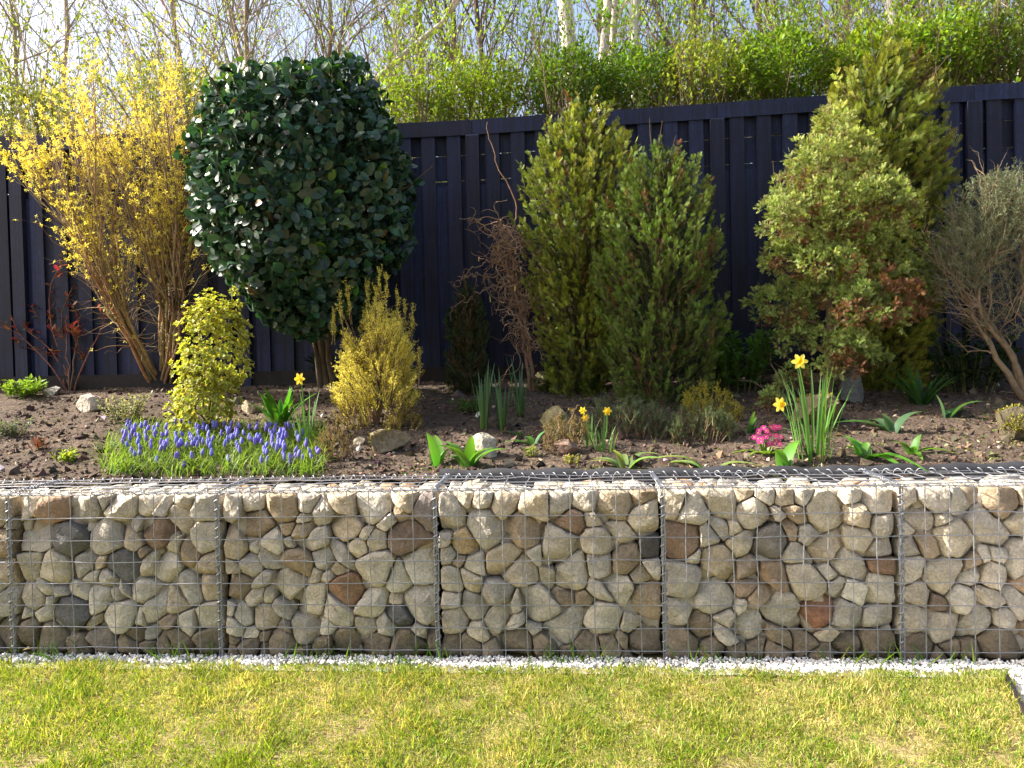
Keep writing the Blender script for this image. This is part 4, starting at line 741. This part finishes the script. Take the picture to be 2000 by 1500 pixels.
# primrose
b = G(1497, 884); g = thing('primrose', 'clump of bright magenta pink primrose flowers near the gabion top', 'flower', b); strap_leaves(g, b, 10, .09, .022, 1.1, (.11, .2, .03), (.18, .28, .05), arch=.7, r0=.02, blunt=.8)
cc = P(1496, 853, b[1]-.03); s = (b[1]+3.366)/1500
F5 = T(sum([[(0, 0, 0), (math.cos(a-.5)*.9, .12, math.sin(a-.5)*.9), (math.cos(a)*.82, .14, math.sin(a)*.82), (math.cos(a+.5)*.9, .12, math.sin(a+.5)*.9)] for a in np.arange(5)*2*np.pi/5], []), [(4*i, 4*i+1, 4*i+2, 4*i+3) for i in range(5)], sum([[0, 1, 1, 1]]*5, []))
EYE = T([(math.cos(a)*.24, .08, math.sin(a)*.24) for a in np.arange(6)*1.047]+[(0, .1, 0)], [(i, (i+1) % 6, 6) for i in range(6)])
for i in range(24):
    q = cc+np.array([U(-1, 1)*27*s, U(-.05, .03), U(-1, 1)*19*s]); fc = nrm(np.array([(q-cc)[0]*6, -1, .5])+rng.normal(size=3)*.15); f_ = frames(fc[None], np.array([[0, 0, 1.]])); mb = MB(); mb.scatter(F5, q[None], f_, np.array([.0165]), (.55, .05, .25), vary((.62, .06, .30), 1, .15)[0]); o = mb.build('flower', petalm, g); mb = MB(); mb.scatter(EYE, q[None]-fc*0+fc*.0006, f_, np.array([.0165]), (.7, .5, .08)); mb.build('eye', petalm, o)
mb = MB(); mb.tubes(np.array([poly([b+[U(-.02, .02), 0, -.02], cc+[U(-.06, .06), .02, U(-.03, .02)]], 4) for _ in range(14)]), np.full((14, 4), .002), 4, (.14, .22, .05)); mb.build('stem', leafm, g)
# grape hyacinths
b = G(405, 900); g = thing('grape_hyacinth_clump', 'wide clump of blue grape hyacinths with grassy leaves above the gabion', 'flower', b)
def mus_pt():
    while True:
        px, py = U(200, 632), U(838, 934)
        if (px-200) < 40 and py < 870: continue
        return px, py
pp, dd, LL = [], [], []
for i in range(2600):
    q = G(*mus_pt()); q[1] = max(q[1], .43); pp.append(q); 
pp = np.array(pp); n = len(pp); a = U(0, 6.28, n); sp = U(.15, .9, n); hor = np.stack([np.cos(a), np.sin(a), 0*a], -1); L = U(.07, .145, n); t = np.linspace(0, 1, 6)[None, :, None]
pts = pp[:, None]+L[:, None, None]*(hor[:, None]*sp[:, None, None]*(t+.5*t**3)+np.array([0, 0, 1.])*(t-.45*sp[:, None, None]*t**2.4)); pts[:, 0, 2] -= .015; wd = np.tile(np.array([.9, 1, 1, .9, .6, .1]), (n, 1))*U(.0018, .003, n)[:, None]
mb = MB(); mb.ribbons(pts, wd, nrm(-hor*.7+[0, 0, .7]), .4, vary((.10, .18, .03), n, .25), vary((.20, .29, .04), n, .25)); mb.build('leaves', leafm, g, True, 'stuff')
nr_, ns_ = 8, 7; v, f = [], []
for i in range(ns_):
    t = i/(ns_-1); r = .5*math.sin(math.pi*(.12+.80*t))**.7*(1.0-.35*t)
    for j in range(nr_): a = 2*math.pi*(j+.5*(i % 2))/nr_; rr = r*(1+.22*(1 if (j+i) % 2 else -1)); v.append((rr*math.cos(a)*.62, t, rr*math.sin(a)*.62))
for i in range(ns_-1):
    for j in range(nr_): k = (j+1) % nr_; f.append((i*nr_+j, i*nr_+k, (i+1)*nr_+k, (i+1)*nr_+j))
f.append(tuple(range((ns_-1)*nr_, ns_*nr_))); MUS = T(v, f)
spots = []
for i in range(190):
    if i < 152: px, py = U(240, 590), U(826, 872)-abs(rng.normal())*4+.02*(400-U(240, 590))
    elif i < 176: px, py = U(225, 600), U(868, 905)
    else: px, py = U(540, 625), U(855, 895)
    spots.append((px, py))
hs, fs_, sc_ = [], [], []; mb = MB(); stm = []
for px, py in spots:
    q = G(px, min(py+38, 925)); q[1] = max(q[1], .45); h = P(px, py+8, q[1]); d = nrm(np.array([rng.normal()*.15, rng.normal()*.15, 1])); hs.append(h); fs_.append(d); stm.append(poly([q, (q+h)/2+[.004, 0, 0], h+d*.005], 5))
mb.tubes(np.array(stm), np.full((len(stm), 5), .0018), 4, (.12, .17, .06)); mb.build('stems', leafm, g, True, 'stuff')
hs = np.array(hs); leaf_parts('flower_spike', g, MUS, hs, frames(np.array(fs_)), np.stack([U(.029, .038, 190), U(.030, .045, 190), U(.029, .038, 190)], -1), vary((.20, .17, .50), 6, .12, .06), petalm, vary((.24, .25, .62), 6, .1))

# ------------------------------------------------------------------ rocks
def rock(label, px, py, wpx, hpx, col, group=None, y=None, yd=.8, cuts=13, rot=0, moss=None):
    b = G(px, py); s = (b[1]+3.366)/1500; import bmesh
    bm = bmesh.new(); bmesh.ops.create_icosphere(bm, subdivisions=4, radius=1); me = bpy.data.meshes.new('rock'); V = np.array([v.co for v in bm.verts])
    pl = [(nrm(rng.normal(size=3)), U(.42, .85)) for _ in range(cuts)]
    for nn_, c_ in pl: dd = V@nn_-c_; V = V-np.clip(dd, 0, None)[:, None]*nn_*1.0
    V = V*(1+.08*noise3(V, 3.3, int(px) % 6)[:, None]+.03*noise3(V, 13, 2)[:, None]+.014*rng.normal(size=(len(V), 1))); mx = np.abs(V).max(0); V = V/mx*np.array([wpx*s/2, wpx*s/2*yd, hpx*s*.62]); V[:, 2] += hpx*s*.38
    for v, q in zip(bm.verts, V): v.co = q
    bm.to_mesh(me); bm.free(); me.polygons.foreach_set('use_smooth', np.ones(len(me.polygons), bool)); me.set_sharp_from_angle(angle=R(17))
    o = link('rock', me, rockm, None, b+[0, 0, -.012]); o.rotation_euler = (0, 0, rot); o.color = (*(np.array(col)*1.35), 1); tag(o, label, 'rock', group)
    if moss:
        n = int(moss*3500); i = rng.choice(len(V), n); k = (V[i, 2] > .25*hpx*s) & (noise3(V[i]/mx*.02+V[i]*9, 2.2, 3) > -.1); q = V[i][k]+rng.normal(size=(k.sum(), 3))*.004; mb = MB(); mb.scatter(LEAF2, q+b, frames(nrm(q-[0, 0, hpx*s*.2])+rdir(len(q))*.8), np.full(len(q), .013)*U(.6, 1.3, len(q)), vary((.17, .16, .02), len(q)), vary((.26, .23, .03), len(q)))
        c_, s_ = math.cos(rot), math.sin(rot); m_ = mb.build('moss', needlem, None, False, 'stuff'); m_.data.transform(Matrix.Translation(-Vector(b))); m_.parent = o
    return o
rock('pale pointed grey rock on soil between rose and silvery mound', 172, 803, 70, 40, (.33, .29, .235), rot=.2)
rock('half buried grey rock at the foot of the rose', 105, 770, 44, 26, (.26, .24, .21))
rock('brown blocky rock with moss on one side below the tree heather', 752, 878, 105, 52, (.19, .15, .095), moss=.25)
rock('pale rounded rock behind the many leaved young tulip', 945, 892, 62, 52, (.30, .265, .20))
rock('mossy shaded rock behind the dry heath stalks', 1092, 850, 80, 62, (.13, .115, .06), moss=.3)
rock('flat fronted brown stone between two dry heaths', 1108, 885, 52, 34, (.15, .10, .075))
rock('mossy boulder around the cloud pruned conifer foot', 1605, 825, 120, 72, (.10, .085, .045), moss=.4)
rock('grey upright stone behind the mossy boulder', 1655, 785, 60, 74, (.12, .12, .11))
rock('mossy boulder under the gnarled shrub', 1978, 850, 95, 62, (.075, .062, .034), moss=1.2)
rock('small tan rock half hidden behind the golden euonymus', 490, 805, 42, 28, (.27, .22, .15))
rock('shaded greenish stone below the hazel', 1075, 752, 60, 32, (.15, .14, .07), moss=.2)
rock('small pale stone in the gap beside the brown blocky rock', 700, 868, 30, 20, (.24, .2, .14))

# ------------------------------------------------------------------ hedge behind the fence
def hedge(label, px, py, rx, rz, y, cA, cB, n=3600, L=(.03, .055), bare=.0, name='hedge_shrub', k=0):
    c = P(px, py, y); s = (y+3.366)/1500; b = np.array([c[0], y, 1.16]); g = thing(name, label, 'shrub', b, 'shrubs behind the fence')
    mb = MB(); st = np.array([poly([b+[U(-.1, .1), U(-.1, .1), 0], b*.5+c*.5+[U(-.5, .5)*rx*s, U(-.2, .2), 0], c+[U(-.8, .8)*rx*s, U(-.4, .4), U(.0, .8)*rz*s]], 7, .02) for _ in range(12)]); mb.tubes(st, np.tile(np.linspace(.02, .006, 7), (12, 1)), 4, (.17, .13, .08)); b1 = spawn(st, np.full((12, 7), .009), 8, .4, .4, 1, .6, .3, .08); mb.tubes(*b1, 3, (.2, .15, .09)); mb.build('stem', barkm, g, True)
    pos, nr, rr = shell(n, c, (rx*s, .55, rz*s), 3.2, -.9, .25, 5, k); e = spawn(b1[0], b1[1], 4, .6, .3, 1, .6, .4, .08, K=4); mb2, t2 = along(e[0], 6, .2, 1); pos = np.concatenate([pos, mb2]); nr = np.concatenate([nr, t2]); m = len(pos)
    d = nrm(nr*.5+[0, 0, .4]+rdir(m)*.8); mb = MB(); mb.tubes(*e, 3, (.2, .15, .09)); mb.build('twigs', barkm, g, False, 'stuff'); mb = MB(); mb.scatter(LEAF2, pos, frames(d, rdir(m)*.5+[0, 0, 1]), U(*L, m), vary(cA, m, .25), vary(cB, m, .25)); mb.build('foliage', leafm, g, False, 'stuff')
YG = ((.14, .22, .02), (.25, .33, .03)); MG = ((.065, .125, .018), (.13, .21, .025)); OL = ((.16, .21, .03), (.26, .30, .045))
hedge('sparse lime leaved shrub over the fence beside the laurel', 800, 215, 75, 48, 3.6, *YG, 1500, k=1)
hedge('lime green bushy shrub over the fence behind the hazel', 930, 190, 95, 58, 3.8, *YG, 3600, k=2)
hedge('darker mid green rounded shrub rising over the fence behind the golden tipped cypress', 1110, 170, 85, 62, 3.7, *MG, 4200, k=3)
hedge('dense green shrub over the fence between the first two cypresses', 1240, 165, 85, 58, 3.9, (.09, .18, .018), (.17, .28, .025), 4000, k=4)
hedge('yellow green loose shrub over the fence above the oval cypress', 1370, 160, 90, 66, 3.7, *OL, 3400, k=5)
hedge('leafy green shrub over the fence just before the tall feathery cypress', 1520, 145, 95, 68, 3.6, (.09, .17, .018), (.19, .28, .03), 4200, (.035, .065), k=6)
hedge('tall yellow green shrub topping the fence behind the feathery cypress', 1690, 130, 90, 60, 3.7, *YG, 3600, (.035, .065), k=7)
hedge('bright green shrub over the fence beyond the feathery cypress', 1830, 110, 90, 62, 3.5, (.10, .19, .018), (.22, .31, .03), 3800, (.035, .06), k=8)
hedge('mixed green shrub over the fence end above the gnarled shrub', 1965, 110, 80, 70, 3.6, (.10, .16, .03), (.18, .25, .04), 3000, (.035, .06), k=9)
hedge('pale olive shrub above the fence behind the forsythia', 60, 235, 100, 70, 4.2, (.16, .19, .04), (.26, .28, .07), 2600, k=10)
hedge('pale lime shrub above the fence between forsythia and laurel', 330, 190, 110, 70, 4.4, (.16, .20, .035), (.28, .30, .06), 2600, k=11)

# ------------------------------------------------------------------ woodland
def tree(label, px, y, d0, H, lean=(0, 0), nb=16, bark=(.2, .15, .1), leaf=YG, nleaf=3, bl=.35, t0=.15, LL=(.042, .075), n2=5, n3=4, up=.35, path=None, name='woodland_tree', tri=3):
    b = np.array([P(px, 200, y)[0], y, 1.16+.02*(y-2.6)]); g = thing(name, label, 'tree', b, 'trees behind the fence')
    tp = poly([b+[0, 0, -.1], b+[lean[0]*.4, lean[1]*.4, H*.5], b+[lean[0], lean[1], H]], 12, .03) if path is None else path(b)
    tr = np.linspace(d0/2, d0*.24, 12)[None]; mb = MB(); mb.tubes(tp[None], tr, 8, bark); mb.build('trunk', barkm, g, True)
    b1 = spawn(tp[None], tr, nb, bl, t0, 1, .85, up, .07, K=7, rf=.45); b2 = spawn(*b1, n2, .5, .2, 1, .6, up, .08, K=4, rf=.5); b3 = spawn(*b2, n3, .55, .2, 1, .6, up*.6, .1, K=3, rf=.55)
    for q in (b1, b2, b3): np.maximum(q[1], .0028, out=q[1])
    mb = MB(); mb.tubes(*b1, 5, vary(bark, len(b1[0]), .1)); mb.tubes(*b2, 3, vary(np.array(bark)*.9, len(b2[0]), .15)); mb.tubes(*b3, 3, vary(np.array(bark)*.85, len(b3[0]), .2)); mb.build('branches', barkm, g, False, 'stuff')
    p_, t_ = along(b3[0], nleaf*2, .2, 1.05); m = len(p_); k = U(0, 1, m) < np.clip(.6+.8*noise3(p_, 1.4, 2), .05, 1); p_, t_ = p_[k], t_[k]; m = len(p_); mb = MB(); d = nrm(t_+rdir(m)); mb.scatter(LEAF2, p_, frames(d), U(*LL, m), vary(leaf[0], m, .2), vary(leaf[1], m, .2)); mb.build('crown', leafm, g, False, 'stuff')
PALE = (.52, .49, .44); DK = (.13, .10, .08); BR = (.22, .17, .12)
tree('thick pale straight trunk, stoutest of the pale group above the mid green shrub', 1108, 5.2, 0.235, 7.5, (.05, 0), 16, PALE, YG, 3, .33, .55)
tree('pale trunk leaning slightly beside the stoutest pale trunk', 1158, 5.4, 0.14, 7, (.35, 0), 12, PALE, YG, 3, .33, .55)
tree('slim pale upright trunk in the middle of the pale trunk group', 1192, 5.5, 0.13, 7.2, (.08, 0), 12, PALE, YG, 3, .33, .55)
tree('pale trunk with slight curve at the end of the pale trunk group', 1238, 5.2, 0.16, 7.2, (.12, .2), 14, PALE, YG, 3, .33, .55)
tree('single stout pale trunk behind the feathery cypress', 1745, 5.0, 0.20, 7.5, (.0, 0), 14, (.5, .47, .4), MG, 4, .33, .55)
tree('tree with a long bare limb sweeping upward over the laurel', 690, 6.0, .115, 6, (0, 0), 16, (.46, .42, .35), YG, 2, .18, .5, path=lambda b: poly([b+[-.9, 0, -.1], P(640, 200, 6.0), P(700, 160, 6.0), P(770, 128, 6.0), P(850, 85, 6.0), P(900, 35, 6.0), P(950, -60, 6.0), P(985, -240, 6)], 12, .01))
tree('multi branched leafy tree just behind the sweeping bare limb', 800, 9.5, .14, 8, (.3, 0), 30, BR, YG, 4, .42, .08)
tree('dark branched tree with fresh leaves behind the lime green shrub', 960, 8.2, .12, 7.5, (-.3, 0), 30, DK, (YG[0], (.22, .33, .03)), 4, .42, .08)
tree('thin dark twiggy tree between sweeping limb and pale trunk group', 870, 11.5, .13, 9, (.3, 0), 32, DK, OL, 3, .42, .05)
tree('green leaved tree behind the pale trunk group', 1180, 11.5, .16, 9, (0, 0), 34, DK, MG, 5, .42, .05)
tree('bushy green tree behind the oval cypress', 1340, 9.5, .14, 8.5, (.2, 0), 34, DK, ((.08, .17, .02), (.15, .26, .03)), 6, .42, .05)
tree('bushy green tree behind the cloud pruned conifer', 1510, 9.0, .13, 8, (-.3, 0), 34, DK, ((.08, .17, .02), (.17, .28, .03)), 6, .42, .05)
tree('dense green tree behind the single stout pale trunk', 1660, 10.5, .15, 9, (0, 0), 36, DK, MG, 7, .42, .05)
tree('dense green tree over the fence end', 1870, 9.5, .15, 8.5, (0, 0), 36, DK, ((.08, .16, .02), (.16, .25, .03)), 6, .42, .05)
tree('brownish twiggy tree behind the end of the fence run', 2010, 8.5, .13, 8, (-.2, 0), 36, (.25, .18, .12), OL, 2, .42, .05)
for px, y, ln, lab in ((1420, 5.4, .75, 'thin bare sapling slanting steeply above the oval cypress'), (1600, 5.6, -.25, 'thin pale sapling with backward lean over the cloud pruned conifer'), (1590, 5.2, .06, 'thin straight sapling beside the backward leaning one'), (1655, 5.5, .08, 'thin pale sapling between the straight sapling and the stout single trunk'),
                       (1800, 5.6, .06, 'slim pale sapling close past the stout single trunk, away from the laurel'), (1842, 5.8, -.05, 'slim sapling behind the bright green shrub with a slight backward tilt'), (1880, 6.2, .05, 'slim pale sapling above the bright green shrub'), (1925, 5.6, -.15, 'thin pale sapling with slight lean over the fence end'), (1965, 6.0, .1, 'thin sapling beside the brownish twiggy tree')):
    tree(lab, px, y, .042 if ln != .75 else .03, 4.6, (ln*2, 0), 9, (.40, .35, .27), YG, 2, .22, .3, n2=3, n3=2, name='sapling')
# bare arching willow-like trees on the left
def arch(px, y, tips):
    return lambda b: poly([b, P(px, 150, y)]+[P(a, c, y) for a, c in tips], 12, .02)
tree('bare tree with long arching twigs behind the laurel', 560, 8.5, .12, 7.5, (-1.2, 0), 34, (.33, .28, .24), OL, 2, .5, .06, up=.25)
tree('bare twiggy tree with upward sweeping branches behind forsythia and laurel', 430, 7.5, .10, 7, (-.9, 0), 32, (.33, .28, .24), OL, 2, .5, .06, up=.35)
tree('thin bare tree with one straight stem behind the forsythia', 130, 9.0, .10, 8, (.05, 0), 26, (.33, .28, .24), OL, 2, .36, .1)
tree('small leafy pale green tree behind the forsythia crown', 60, 7.0, .09, 5.5, (-.2, 0), 34, (.26, .22, .17), ((.15, .19, .05), (.24, .28, .08)), 5, .42, .05)
tree('pale leafy tree with drooping sprays between forsythia and laurel', 480, 10.5, .13, 8.5, (.1, 0), 32, BR, YG, 5, .42, .05)
tree('twiggy lime flecked tree just above the laurel top', 640, 11, .13, 9, (.1, 0), 34, BR, YG, 4, .42, .05)
# far thicket
n = 480; x = U(-14, 14, n); y = U(13, 24, n); H = U(3, 9, n); b = np.stack([x, y, np.full(n, 1.3)], -1); tpv = b+np.stack([rng.normal(size=n)*.8, rng.normal(size=n)*.4, H], -1); t = np.linspace(0, 1, 6)[None, :, None]
st = b[:, None]*(1-t)+tpv[:, None]*t+rng.normal(size=(n, 6, 3))*.10; mb = MB(); rr = np.tile(np.linspace(.035, .008, 6), (n, 1)); mb.tubes(st, rr, 3, vary((.17, .14, .11), n)); b1 = spawn(st, rr, 9, .35, .15, 1, .7, .4, .08, rf=.45); np.maximum(b1[1], .006, out=b1[1]); mb.tubes(*b1, 3, vary((.17, .14, .11), len(b1[0])))
p_, t_ = along(b1[0], 7, .2, 1.05); xx = p_[:, 0]; k = U(0, 1, len(p_)) < np.clip(.42+.035*xx+.5*noise3(p_, .8, 1), .05, 1)*np.clip(1.25-(p_[:, 2]-1.3)/9, .3, 1); p_ = p_[k]; m = len(p_)
o = mb.build('thicket_twigs', barkm, None, False); tag(o, 'tangle of far bare stems and twigs in the wood behind', 'thicket', kind='stuff')
mb = MB(); mb.scatter(LEAF2, p_, frames(rdir(m)), U(.07, .13, m), vary((.11, .19, .025), m, .25), vary((.19, .27, .04), m, .25)); tag(mb.build('thicket_leaves', leafm, None, False), 'far mass of small spring leaves in the wood behind', 'foliage', kind='stuff')
